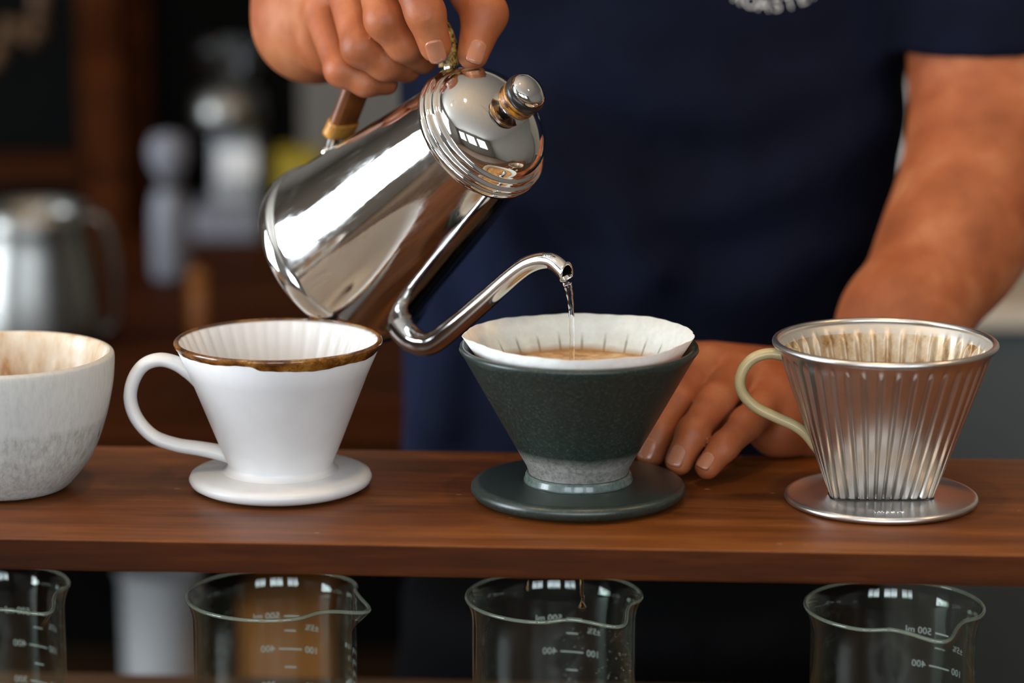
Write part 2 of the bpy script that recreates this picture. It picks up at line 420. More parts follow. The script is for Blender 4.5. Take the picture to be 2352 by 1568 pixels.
nt.links.new(ramp(nt, f, [(0.35, srgb(176, 116, 56)), (0.5, srgb(214, 166, 104)), (0.68, srgb(236, 206, 156))]), b.inputs['Base Color']); setp(b, rough=0.3); bump(nt, b, f, 0.4, 0.001); M['coffee_foam'] = m
def glass(key, base, ior=1.45, rough=0.0):
    m, nt, b = new_mat(key); setp(b, base=base, rough=rough, trans=1.0, ior=ior); M[key] = m
glass('water', (0.97, 0.985, 1.0), 1.333); 
m, nt, b = new_mat('beaker_glass'); nt.nodes.remove(b)
tr = N(nt, 'ShaderNodeBsdfTransparent'); tr.inputs[0].default_value = (.955, .975, .96, 1); gl = N(nt, 'ShaderNodeBsdfGlossy'); gl.inputs['Roughness'].default_value = 0.01; gl.inputs[0].default_value = (.95, 1, .95, 1)

def thin_glass(nt, gl, tr):
    lw = N(nt, 'ShaderNodeLayerWeight'); lw.inputs[0].default_value = 0.5
    fr = mth(nt, 'ADD', mth(nt, 'MULTIPLY', mth(nt, 'POWER', lw.outputs['Facing'], 4.0), 0.9), 0.035)
    mx = N(nt, 'ShaderNodeMixShader'); nt.links.new(fr, mx.inputs[0]); nt.links.new(tr, mx.inputs[1]); nt.links.new(gl.outputs[0], mx.inputs[2]); nt.links.new(mx.outputs[0], nt.nodes['Material Output'].inputs[0])
thin_glass(nt, gl, tr.outputs[0]); M['beaker_glass'] = m
m, nt, b = new_mat('beaker_lip'); nt.nodes.remove(b)
tr = N(nt, 'ShaderNodeBsdfTransparent'); tr.inputs[0].default_value = (.95, .975, .94, 1); gl = N(nt, 'ShaderNodeBsdfGlossy'); gl.inputs['Roughness'].default_value = 0.06
df = N(nt, 'ShaderNodeBsdfDiffuse'); df.inputs[0].default_value = (.62, .68, .52, 1); m2 = N(nt, 'ShaderNodeMixShader'); m2.inputs[0].default_value = 0.22
nt.links.new(tr.outputs[0], m2.inputs[1]); nt.links.new(df.outputs[0], m2.inputs[2]); thin_glass(nt, gl, m2.outputs[0]); M['beaker_lip'] = m
glass('coffee_liquid', (0.85, 0.42, 0.08), 1.34)
glass('far_glass', (0.8, 0.82, 0.82), 1.45, 0.1)
# handle wraps
m, nt, b = new_mat('brown_wrap'); f = noise(nt, coords(nt, (1, 1, 1)), 120, 4); nt.links.new(ramp(nt, f, [(0.3, srgb(92, 46, 14)), (0.7, srgb(132, 72, 24))]), b.inputs['Base Color']); setp(b, rough=0.35, coat=0.2); M['brown_wrap'] = m
m, nt, b = new_mat('amber_band'); f = noise(nt, coords(nt), 90, 4); nt.links.new(ramp(nt, f, [(0.3, srgb(150, 92, 26)), (0.7, srgb(214, 150, 62))]), b.inputs['Base Color']); setp(b, rough=0.3, coat=0.3); M['amber_band'] = m
m, nt, b = new_mat('rattan'); f = noise(nt, coords(nt), 320, 4, 0.7); nt.links.new(ramp(nt, f, [(0.4, srgb(26, 20, 12)), (0.5, srgb(150, 116, 56)), (0.65, srgb(206, 172, 100))]), b.inputs['Base Color']); setp(b, rough=0.5); M['rattan'] = m
m, nt, b = new_mat('knob_wood'); f = noise(nt, coords(nt, (1, 1, 5)), 90, 4, 0.7); nt.links.new(ramp(nt, f, [(0.42, srgb(40, 24, 10)), (0.5, srgb(140, 84, 20)), (0.62, srgb(206, 140, 44))]), b.inputs['Base Color']); setp(b, rough=0.35, coat=0.3); M['knob_wood'] = m
plain('knob_black', srgb(34, 30, 28), 0.3)
# skin
m, nt, b = new_mat('skin'); v = coords(nt); f = noise(nt, v, 26, 4); g = noise(nt, v, 420, 4, 0.7); q = noise(nt, v, 9, 2)
c = ramp(nt, f, [(0.3, srgb(140, 72, 36)), (0.5, srgb(168, 92, 51)), (0.7, srgb(192, 122, 80))])
c = mixc(nt, mth(nt, 'MULTIPLY', mth(nt, 'GREATER_THAN', q, 0.5), 0.12), c, srgb(164, 78, 46))
nt.links.new(c, b.inputs['Base Color']); setp(b, rough=0.54, sss=0.08, ssss=0.004, sssr=(1.0, 0.35, 0.18)); bump(nt, b, g, 0.35, 0.0005); M['skin'] = m
m, nt, b = new_mat('nail'); setp(b, base=srgb(180, 116, 86), rough=0.25, coat=0.2); M['nail'] = m
plain('hair', srgb(20, 16, 14), 0.5)
m, nt, b = new_mat('navy_cotton'); v = coords(nt); f = noise(nt, v, 700, 3, 0.6); g = noise(nt, v, 7, 3)
nt.links.new(ramp(nt, g, [(0.3, srgb(15, 17, 27)), (0.7, srgb(26, 32, 52))]), b.inputs['Base Color']); setp(b, rough=1.0, spec=0.05); bump(nt, b, f, 0.4, 0.0006); M['navy_cotton'] = m
plain('black_cotton', srgb(10, 10, 12), 1.0, spec=0.05)

# ------------------------------------------------------------------ the room
X0, X1, Y0, Y1, ZC = -3.0, 3.4, -2.6, 4.4, 3.0
struct(mk('floor', *box(X0 - .1, X1 + .1, Y0 - .1, Y1 + .1, -0.08, 0.0), 'floor_stone', smooth=False))
struct(mk('ceiling', *box(X0 - .1, X1 + .1, Y0 - .1, Y1 + .1, ZC, ZC + 0.1), 'ceiling_white', smooth=False))
struct(mk('wall_back', *box(X0 - .1, X1 + .1, Y1, Y1 + 0.1, 0, ZC), 'plaster', smooth=False))
struct(mk('wall_right', *box(X1, X1 + 0.1, Y0, Y1, 0, ZC), 'plaster', smooth=False))
def wall_with_holes(name, axis, lo, hi, c0, c1, holes, mat):
    """upright wall along x (axis 0) or y (axis 1) with window openings (a0, a1, z0, z1)"""
    cuts = sorted(set([lo, hi] + [h[0] for h in holes] + [h[1] for h in holes])); m = MB()
    for a, b in zip(cuts[:-1], cuts[1:]):
        h = [q for q in holes if q[0] <= a + 1e-6 and q[1] >= b - 1e-6]
        spans = [(0, ZC)] if not h else [(0, h[0][2]), (h[0][3], ZC)]
        for z0, z1 in spans:
            m.add(*(box(a, b, c0, c1, z0, z1) if axis == 0 else box(c0, c1, a, b, z0, z1)))
    return struct(m.build(name, mat, smooth=False))
holes = [(wx - ww / 2 - .03, wx + ww / 2 + .03, 1.32, 2.68) for wx, ww in WIN_FRONT]
wall_with_holes('wall_front', 0, X0 - .1, X1 + .1, Y0 - .1, Y0, holes, 'plaster')
lh = [(0.9 - .88, 0.9 + .88, 0.87, 2.63)]
wall_with_holes('wall_left', 1, Y0, Y1, X0 - .1, X0, lh, 'plaster')
def window(n, axis, a0, a1, z0, z1, c):
    w = empty('window_%d' % n); struct(w); t = 0.03
    def bar(nm, p0, p1, q0, q1):
        mk(nm, *(box(p0, p1, c - t, c + t, q0, q1, .004) if axis == 0 else box(c - t, c + t, p0, p1, q0, q1, .004)), 'window_paint', w, smooth=False)
    bar('jamb', a0, a0 + .05, z0, z1); bar('jamb', a1 - .05, a1, z0, z1); bar('sill', a0, a1, z0, z0 + .05); bar('header', a0, a1, z1 - .05, z1)
    mid = (a0 + a1) / 2; bar('mullion', mid - .02, mid + .02, z0 + .05, z1 - .05); zz = z0 + (z1 - z0) * .66; bar('transom', a0 + .05, a1 - .05, zz - .02, zz + .02)
for i, h in enumerate(holes): window(i + 1, 0, *h, Y0 - .05)
window(4, 1, *lh[0], X0 - .05)

# pendant lamps over the bar, above the picture
for i, (px, py, pz) in enumerate([(-0.62, 1.05, 2.30), (0.10, 1.15, 2.34), (0.95, 1.15, 2.22)]):
    t = empty('pendant_lamp', (px, py, pz))
    tag(t, ['bare warm bulb on a cord over the bar, nearest the side window', 'bare warm bulb on a cord over the middle of the bar', 'bare warm bulb on a cord over the far right of the bar'][i], 'lamp', 'pendant lamps over the bar')
    mk('bulb', *ball((0, 0, 0), .035), 'bulb', t); mk('socket', *lathe([(.014, .03), (.018, .04), (.018, .085), (.006, .095)], 20, cap0=True, cap1=True), 'bulb_base', t)
    mk('cord', *tube([(0, 0, .09), (0, 0, ZC - pz)], .003, 8), 'black', t)

# ------------------------------------------------------------------ bar counter and drip shelf
YAW = R(-3.4)
ORI = Wz(1328, 1141, ZT)                     # centre of the green dripper on the shelf
def shelf_pt(x, y, z=0.0):                   # shelf frame -> world
    c, s = math.cos(YAW), math.sin(YAW); return np.array([ORI[0] + c * x - s * y, ORI[1] + s * x + c * y, ZT + z])
def y_on(Yc):                                # distance of a world y (at x = 0 of the picture) in the shelf frame
    return (Yc - ORI[1]) * math.cos(YAW) + ORI[0] * math.sin(-YAW) * -1
front_y = y_on(Wz(1176, 1255, ZT)[1]); back_y = y_on(Wz(1176, 1037, ZT)[1])
CT = ZT - 0.172                              # bar counter top
shelf = empty('drip_shelf', shelf_pt(0, 0), (0, 0, YAW)); tag(shelf, 'long reddish walnut drip shelf carrying the four coffee drippers', 'shelf')
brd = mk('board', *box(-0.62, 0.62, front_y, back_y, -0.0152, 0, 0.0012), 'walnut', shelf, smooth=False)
brd.data.materials.append(M['walnut_edge'])                                    # darker, less glossy wood on the front edge
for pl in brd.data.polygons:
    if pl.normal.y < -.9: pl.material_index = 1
for x in (-0.60, 0.58): mk('end_support', *box(x, x + .02, front_y + .02, back_y - .02, CT - ZT, -0.0152, .001), 'walnut', shelf, smooth=False)
counter = empty('bar_counter', shelf_pt(0, 0, CT - ZT), (0, 0, YAW)); tag(counter, 'brown wooden bar counter that the glass beakers stand on', 'counter')
mk('counter_top', *box(-1.3, 1.3, -0.38, 0.226, -0.035, 0, 0.003), 'counter_wood', counter, smooth=False)
mk('counter_front', *box(-1.27, 1.27, -0.34, -0.31, -CT, -0.035), 'dark_wood', counter, smooth=False)
for x in (-1.27, 1.24): mk('side_panel', *box(x, x + .03, -0.31, 0.20, -CT, -0.035), 'dark_wood', counter, smooth=False)

# ------------------------------------------------------------------ white dripper
def thing_at(name, u, vb, label, category, rot=0.0):
    p = Wz(u, vb, ZT); t = empty(name, p, (0, 0, rot)); tag(t, label, category); return t, p
def loc(p, u, v): # offset (x, z) from p of a pixel in the plane y = p.y
    q = W(u, v, p[1]); return q[0] - p[0], q[2] - p[2]
wd, wp = thing_at('pour_over_dripper', 645, 1118, 'white ceramic dripper with loop handle and brown glazed rim', 'coffee dripper')
mk('saucer', *lathe([(.012, .0005), (.036, .0005), (.041, .0012), (.0442, .0030), (.0452, .0052), (.0444, .0072), (.0415, .0083), (.034, .0088), (.029, .0092), (.012, .0092)], 128, closed=True), 'white_glaze', wd)
H = 0.0745
def wfn(i, t, r, z):
    if 6 <= i <= 12:
        k = min(1, max(0, (i - 5.5) / 1.5)) if i < 12 else 0.4
        w = math.sin(44 * t + 1.3 * math.sin(3 * t) + .6 * math.sin(7 * t)); amp = .0006 + .0003 * math.sin(2 * t + 1)
        d = amp * (w if w > -.2 else -.2) * k; r += d
        if i == 6: z += d * 0.5
    return r, z
prof = [(.0300, .0088), (.0272, .0098), (.0258, .0125), (.0300, .0225), (.0440, .0585), (.0505, H - .0012), (.0494, H), (.0478, H - .0012), (.0456, H - .006), (.0400, .0570), (.0310, .035), (.0235, .018), (.017, .0105), (.010, .0100)]
mk('cone', *lathe(prof, 352, fn=wfn), 'white_glaze', wd)
def band(i, t, r, z):
    a = math.degrees(t) % 360                      # 180 = handle side, 270 = towards the lens
    low = .0026 + .0004 * math.sin(5 * t + 1) + .0002 * math.sin(11 * t) + .0001 * math.sin(37 * t)
    step = 1 / (1 + math.exp(-(a - 262) / 1.2)) * (1 / (1 + math.exp((a - 352) / 6)))
    low += .0021 * step + .0003 * math.sin(9 * t) * step
    f = [1.0, .66, .33, 0.08][i] if i < 4 else 0
    if i < 4:
        zz = H - .0006 - low * f; rr = .0505 + .0004 - (H - .0012 - zz) * 0.401 + (.0001 if i else -.0003); return rr, zz
    return r, z
mk('glazed_rim', *lathe([(0, 0)] * 4 + [(.0509, H + .0001), (.0502, H + .0007), (.0494, H + .0006), (.0487, H + .0001)], 256, fn=band), 'brown_glaze', wd)
hp = [loc(wp, u, v) for u, v in ((462, 872), (436, 852), (402, 832), (365, 825), (330, 838), (307, 872), (300, 915), (315, 960), (352, 1000), (405, 1020), (462, 1029), (515, 1040), (560, 1056))]
path = cat([(x, -0.001, z) for x, z in hp], 8); n = len(path)
mk('handle', *tube(path, [.0036 + .0014 * (abs(i / (n - 1) * 2 - 1) ** 4) for i in range(n)], 20, up=(0, 1, 0), sq=(0.92, 1.35)), 'white_glaze', wd)

# ------------------------------------------------------------------ green dripper, paper, coffee
gd, gp = thing_at('pour_over_dripper', 1328, 1141, 'dark green stoneware dripper holding a paper filter under the pouring kettle', 'coffee dripper')
mk('base_plate', *lathe([(.012, .0005), (.046, .0005), (.0505, .0016), (.0525, .0042), (.0524, .0062), (.0508, .0078), (.0480, .0083), (.0300, .0086), (.012, .0086)], 128, closed=True), 'green_glaze', gd)
mk('foot_ring', *lathe([(.0235, .0084), (.0268, .0084), (.0266, .0096), (.0260, .0108), (.0260, .0118), (.0254, .0126), (.0240, .0128)], 128, closed=True), 'foot_glaze', gd)
H2 = 0.0758
def gfn(i, t, r, z):
    if 6 <= i <= 8: r -= .0009 * max(0, math.cos(26 * t)) ** 4 * (0 if i == 6 else 1)
    return r, z
mk('cone', *lathe([(.0242, .0128), (.0254, .0165), (.0400, .0425), (.0560, .0712), (.0580, H2 - .0018), (.0576, H2), (.0560, H2 + .0003), (.0545, H2 - .0012), (.0520, H2 - .006), (.0380, .045), (.0225, .018), (.010, .0140)], 256, fn=gfn), 'green_glaze_body', gd)
pf = empty('paper_filter', gp); tag(pf, 'white paper filter with wavy edge lining the green dripper', 'coffee filter')
def pfn(i, t, r, z):
    a = math.degrees(t) % 360; k = max(0.0, (z - .066) / .0145)
    r += k * (.0006 * math.sin(3 * t + .5) + .0003 * math.sin(7 * t + 2) + .0001 * math.sin(17 * t))
    z += k * (.0006 * math.sin(2 * t + 1.0) + .0002 * math.sin(9 * t) + .0001 * math.sin(31 * t))
    r += k * .0028 * math.exp(-((a - 186) / 9) ** 2) + k * .0010 * math.exp(-((a - 352) / 9) ** 2)
    return r, z
HP = H2 + .0052
pr_o = [(.0130, .0165), (.0250, .0300), (.0385, .0530), (.0468, .0672), (.0510, .0745), (.0546, HP)]
pr_i = [(r - .0003, z + .00005) for r, z in pr_o[::-1]]
mk('paper', *lathe(pr_o + pr_i, 220, fn=pfn), 'filter_paper', pf)
cs = mk('coffee_slurry', *lathe([(.0004, .0630), (.010, .0632), (.022, .0628), (.032, .0632), (.0400, .0634), (.0436, .0640), (.0438, .0625), (.030, .0420), (.0004, .0412)], 128, cap0=True, cap1=True,
        fn=lambda i, t, r, z: (r, z + (.0004 * math.sin(5 * t + i) if 0 < i < 5 else 0))), 'coffee_foam')
cs.location = gp.tolist(); tag(cs, 'frothy tan coffee inside the paper filter of the green dripper', 'coffee')

# ------------------------------------------------------------------ aluminium dripper
ad, ap = thing_at('pour_over_dripper', 2023, 1149, 'fluted aluminium dripper with cream plastic handle on a round disc', 'coffee dripper')
dp = [(.006, .0004), (.0445, .0004), (.0462, .0006), (.0470, .0018), (.0468, .0030), (.0458, .0038), (.0446, .0036), (.0436, .0028), (.0300, .0026), (.006, .0026)]
mk('base_disc', *lathe(dp, 144, closed=True), 'aluminium', ad)
H3 = 0.0790
def acone(off, z0, z1, nz=46, nt_=720, flip=False):
    v = []; f = []
    for i in range(nz + 1):
        s = i / nz; z = z0 + (z1 - z0) * s
        for j in range(nt_):
            t = 2 * PI * j / nt_; sx, cy = math.sin(t), math.cos(t)
            p = 5.0; q = (abs(sx) ** p + abs(cy) ** p) ** (-1 / p)
            bx, by = 0.0244 * sx * q, 0.0092 * cy * q; tx, ty = .0522 * sx, .0522 * cy
            w = s ** 0.97; x = bx + (tx - bx) * w; y = by + (ty - by) * w
            d = math.hypot(x / 1.0, y / 1.0); nx, ny = (sx, cy) if s > .5 else (sx * .5 + bx / .0244 * .5, cy)
            L = math.hypot(nx, ny); nx, ny = nx / L, ny / L
            g = max(0, math.cos(40 * t)) ** 1.6
            top = min(1, max(0, (0.945 - s) / .045)); bot = min(1, s / .015 + .4)
            dep = -.0026 * g * top * bot + .0004 * top
            if s > .94: dep += .0006 * ((s - .94) / .06)
            v.append((x + nx * (dep + off), -(y + ny * (dep + off)), z))
    for i in range(nz):
        for j in range(nt_):
            k = (j + 1) % nt_; q = (i * nt_ + j, i * nt_ + k, (i + 1) * nt_ + k, (i + 1) * nt_ + j)
            f.append(q[::-1] if not flip else q)
    return v, f
mk('fluted_cone', *acone(0, .0027, H3 - .001), 'aluminium', ad)
ins = mk('cone_lining', *acone(-.0007, .0031, H3 - .0008, flip=True), 'aluminium_stained', ad); ins['label'] = 'coffee-stained inside of the cone'
mk('rolled_rim', *tube([(.0526 * math.cos(2 * PI * i / 144), .0526 * math.sin(2 * PI * i / 144), H3 - .0005) for i in range(144)], .0017, 14, closed=True), 'aluminium', ad)
m_ = MB(); m_.add(*lathe([(.004, .0050), (.0236, .0050)], 48)); slot = mk('cone_floor', [(x, y * .36, z) for x, y, z in m_.v], m_.f, 'aluminium_stained', ad)
sv = []; sf = []
for j in range(96):
    t = 2 * PI * j / 96; sx, cy = math.sin(t), math.cos(t); q = (abs(sx) ** 5 + abs(cy) ** 5) ** -.2
    for gx_, gz_ in ((.0002, .0034), (.0009, .0030), (.0011, .0026)): sv.append(((.0244 + gx_) * sx * q, -(.0092 + gx_) * cy * q, gz_))
for j in range(96):
    k = (j + 1) % 96
    for i in range(2): sf.append((3 * j + i, 3 * k + i, 3 * k + i + 1, 3 * j + i + 1))
mk('slot_edge', sv, sf, 'knob_black', ad)['label'] = 'dark coffee-stained seam under the cone'
hp = [loc(ap, u, v) for u, v in ((1832, 818), (1800, 814), (1762, 812), (1728, 824), (1706, 850), (1699, 882), (1710, 910), (1738, 936), (1780, 957), (1822, 976), (1850, 996), (1872, 1022), (1892, 1044))]
path = cat([(x, 0, z) for x, z in hp], 8); n = len(path)
hd = mk('handle', *tube(path, [.0027 + .0012 * max(0, 1 - i / 14) + .0004 * max(0, (i - n + 12) / 12) for i in range(n)], 18, up=(0, 1, 0), sq=(1, 1.25)), 'cream_plastic', ad); hd['label'] = 'cream plastic loop handle'
xz = [loc(ap, u, v) for u, v in ((1803, 816), (1826, 820), (1834, 872), (1818, 876), (1806, 850))]
mb = MB(); k = len(xz); mb.v = [(x, -.0022, z) for x, z in xz] + [(x, .0022, z) for x, z in xz]
mb.f = [tuple(range(k)), tuple(range(k, 2 * k))[::-1]] + [(i, i + k, (i + 1) % k + k, (i + 1) % k) for i in range(k)]
mb.build('handle_mount', 'cream_plastic', ad, smooth=False)
v, f = text_mesh('import', .0042, .00008)
v = [(x * 1.25, y, z) for x, y, z in v]
mk('embossed_word', [(x, y - .0300, z + .0027) for x, y, z in v], f, 'aluminium', ad, smooth=False)

# ------------------------------------------------------------------ cream stoneware bowl dripper
bp = np.array([*W(5, 814, ORI[1] + .0168)[:1], ORI[1] + .0168, ZT])
bd = empty('bowl_dripper', bp); tag(bd, 'speckled cream stoneware bowl-shaped dripper, leftmost on the shelf', 'coffee dripper')
bo = cat([(.020, .0005), (.0275, .0008), (.0330, .0046), (.0428, .0175), (.0494, .0345), (.0531, .0500), (.0543, .0600), (.0545, .0662), (.0538, .0680), (.0522, .0686)], 5)
bi = cat([(.0522, .0686), (.0506, .0678), (.0490, .0640), (.0470, .056), (.0420, .040), (.0330, .022), (.022, .0105), (.012, .0100)], 6)
mk('bowl', *lathe([tuple(p) for p in bo], 144), 'bowl_glaze', bd)
def bfn(i, t, r, z):
    k = min(1, max(0, (.0545 - z) / .004)); g = max(0, math.cos(22 * t)) ** 3
    return r - .0022 * k * g * min(1, z / .02), z
li = mk('ribbed_lining', *lathe([tuple(p) for p in bi], 352, fn=bfn), 'bowl_inside', bd); li['label'] = 'tan-stained ribbed inside of the bowl'

# ------------------------------------------------------------------ kettle
KA = np.array([.593754, -.536859, .599365]); KS = np.array([.437020, -.410284, -.800425]); KA /= np.linalg.norm(KA); KS -= KA * (KS @ KA); KS /= np.linalg.norm(KS)
KY = np.cross(KA, KS); KH = .1245
KC = CAM + np.array([-.014786, 1.390802, -.190420]); KB = KC - KA * KH
ket = empty('gooseneck_kettle', KB); ket.rotation_euler = Matrix((KS, KY, KA)).transposed().to_euler()
tag(ket, 'polished steel gooseneck kettle tilted in the hand to pour water', 'kettle')
def kw(t, r, y=0.0): return KC + KA * t + KS * r + KY * y       # (along axis from the lid ring, along spout side) -> world
mk('body', *lathe([(.0005, .0012), (.046, .0012), (.0500, .0002), (.0518, .0010), (.0524, .0030), (.0523, .0060), (.0517, .0085), (.0507, .0104), (.0502, .0110), (.0495, .0128), (.0470, .030), (.0435, .053), (.0400, .077), (.0365, .101), (.0342, KH - .0075), (.0340, KH - .0050)], 160, cap0=True), 'steel_scuffed', ket)
mk('body_rim', *lathe([(.0340, KH - .0052), (.0352, KH - .0048), (.0362, KH - .0035), (.0366, KH - .0018), (.0362, KH - .0004), (.0350, KH)], 160), 'steel_mirror', ket)
lid = mk('lid', *lathe([(.0338, KH - .0008), (.0352, KH + .0000), (.0361, KH + .0012), (.0361, KH + .0026), (.0352, KH + .0036), (.0340, KH + .0036), (.0336, KH + .0044), (.0337, KH + .0056), (.0330, KH + .0068), (.0318, KH + .0070), (.0312, KH + .0074)]
        + [(.0312 * math.cos(a) ** 0.9, KH + .0074 + .0165 * math.sin(a)) for a in np.linspace(.04, PI / 2 - .19, 14)]
        + [(.0064, KH + .0246), (.0058, KH + .0262), (.0010, KH + .0264)], 160, cap1=True), 'steel_mirror', ket)
z = KH + .0254
mk('knob_neck', *lathe([(.0055, z - .001), (.0074, z + .0004), (.0084, z + .0012), (.0010, z + .0016)], 48), 'knob_black', lid)
mk('knob_ring', *lathe([(.0080, z + .0010), (.0096, z + .0014), (.0101, z + .0030), (.0096, z + .0046), (.0101, z + .0060), (.0099, z + .0072), (.0088, z + .0074)], 64, cap1=True), 'knob_wood', lid)
mk('knob_band', *lathe([(.0090, z + .0072), (.0103, z + .0076), (.0107, z + .0096), (.0104, z + .0116), (.0090, z + .0122)], 64, cap1=True), 'knob_black', lid)
mk('knob_cap', *lathe([(.0092, z + .0118), (.0097, z + .0126), (.0091, z + .0146), (.0070, z + .0162), (.0040, z + .0171), (.0004, z + .0174)], 64, cap1=True), 'steel_mirror', lid)
# spout: (t, r) in the plane of the axis
k_ = 1.40 / 1.36
sp = cat([(-.1065 * k_, .034 * k_), (-.1060 * k_, .045 * k_), (-.1035 * k_, .0555 * k_), (-.0965 * k_, .0635 * k_), (-.0850 * k_, .0670 * k_), (-.0500 * k_, .0668 * k_), (-.0220 * k_, .0660 * k_), (-.0080 * k_, .0676 * k_), (.0020 * k_, .0725 * k_), (.0062 * k_, .0800 * k_), (.0068 * k_, .0838 * k_)], 8)
n = len(sp); rad = []
for i in range(n):
    s = i / (n - 1); rad.append(float(np.interp(s, [0, .12, .25, .4, .6, .8, 1], [.0088, .0078, .0066, .0057, .0047, .0042, .0044])))
P_ = [(p[1], 0, p[0] + KH) for p in sp]
tipd = np.array(P_[-1]) - np.array(P_[-4]); tipd /= np.linalg.norm(tipd); upv = np.array([-tipd[2], 0, tipd[0]])
cutn = tipd + upv * 1.15; cutn /= np.linalg.norm(cutn); cen = np.array(P_[-1]) - tipd * .0008
def cut(v):                                           # slice the mouth off on a slant
    out = []
    for q in v:
        q = np.array(q); d_ = (q - cen) @ cutn
        if d_ > 0 and np.linalg.norm(q - cen) < .02: q = q - tipd * (d_ / (tipd @ cutn))
        out.append(tuple(q))
    return out
v, f = tube(P_, rad, 28, up=(0, 1, 0), caps=False); v = cut(v)
vi, fi = tube(P_[-22:], [r * .84 for r in rad[-22:]], 28, up=(0, 1, 0), caps=False); vi = cut(vi)
nv_ = len(v); f = f + [tuple(i + nv_ for i in q[::-1]) for q in fi]
for j in range(28):
    k = (j + 1) % 28; f.append((nv_ - 28 + j, nv_ - 28 + k, nv_ + len(vi) - 28 + k, nv_ + len(vi) - 28 + j))
v = v + vi
mk('spout', v, f, 'steel_spout', ket)
TIP = kw(sp[-1][0], sp[-1][1])
# handle loop
hl = [(-.0015, -.0340), (.0015, -.0400), (.0055, -.0480), (.0062, -.0600), (.0000, -.0720), (-.0130, -.0790), (-.0300, -.0790), (-.0480, -.0725), (-.0650, -.0640), (-.0800, -.0570), (-.0925, -.0520), (-.0990, -.0470)]
hpath = [(p[1], 0, p[0] + KH) for p in cat(hl, 10)]
mk('handle_rod', *tube(hpath, .0026, 16, up=(0, 1, 0), sq=(1, 1.3)), 'steel_mirror', ket)
def sub(a, b): n = len(hpath); return hpath[int(a * (n - 1)):int(b * (n - 1)) + 1]
off = lambda pts, d: [(p[0] + d, p[1], p[2]) for p in pts]
mk('handle_grip', *tube(off(sub(.30, .83), .0012), .0062, 20, up=(0, 1, 0), sq=(.6, 1.4), power=3.2), 'brown_wrap', ket)
mk('handle_band', *tube(off(sub(.82, .875), .0012), .0068, 20, up=(0, 1, 0), sq=(.68, 1.38), power=3.2), 'amber_band', ket)
gr = mk('handle_wrap', *tube(sub(.07, .31), .0062, 20, up=(0, 1, 0), sq=(.75, 1.0)), 'rattan', ket); gr['label'] = 'mottled rattan wrap'
for q in ((-.0985, -.0485), (-.0035, -.0355)):
    mk('bracket', *ball((q[1], 0, q[0] + KH), .0035, .0055, .0045, 16, 10), 'steel_mirror', ket)
# ------------------------------------------------------------------ water
cz = gp[2] + .0634
q0 = W(1303, 652, TIP[1]); q1 = W(1309, 690, TIP[1]); 
wpth = [q0 + (0, 0, .001), q0, W(1307, 668, TIP[1]), W(1311, 700, TIP[1]), W(1313, 740, TIP[1] - .001), W(1314, 790, TIP[1] - .001)]
e = wpth[-1].copy(); e[2] = cz; wpth.append(e)
wpc = cat(wpth, 10); n = len(wpc)
st = mk('water_stream', *tube(wpc, [float(np.interp(i / (n - 1), [0, .1, .3, .5, .8, 1], [.0012, .0024, .0019, .0014, .0012, .0014])) * (1 + .06 * math.sin(i * .9)) for i in range(n)], 16, up=(0, 1, 0)), 'water')
tag(st, 'thin clear stream of water falling from the kettle spout', 'water')

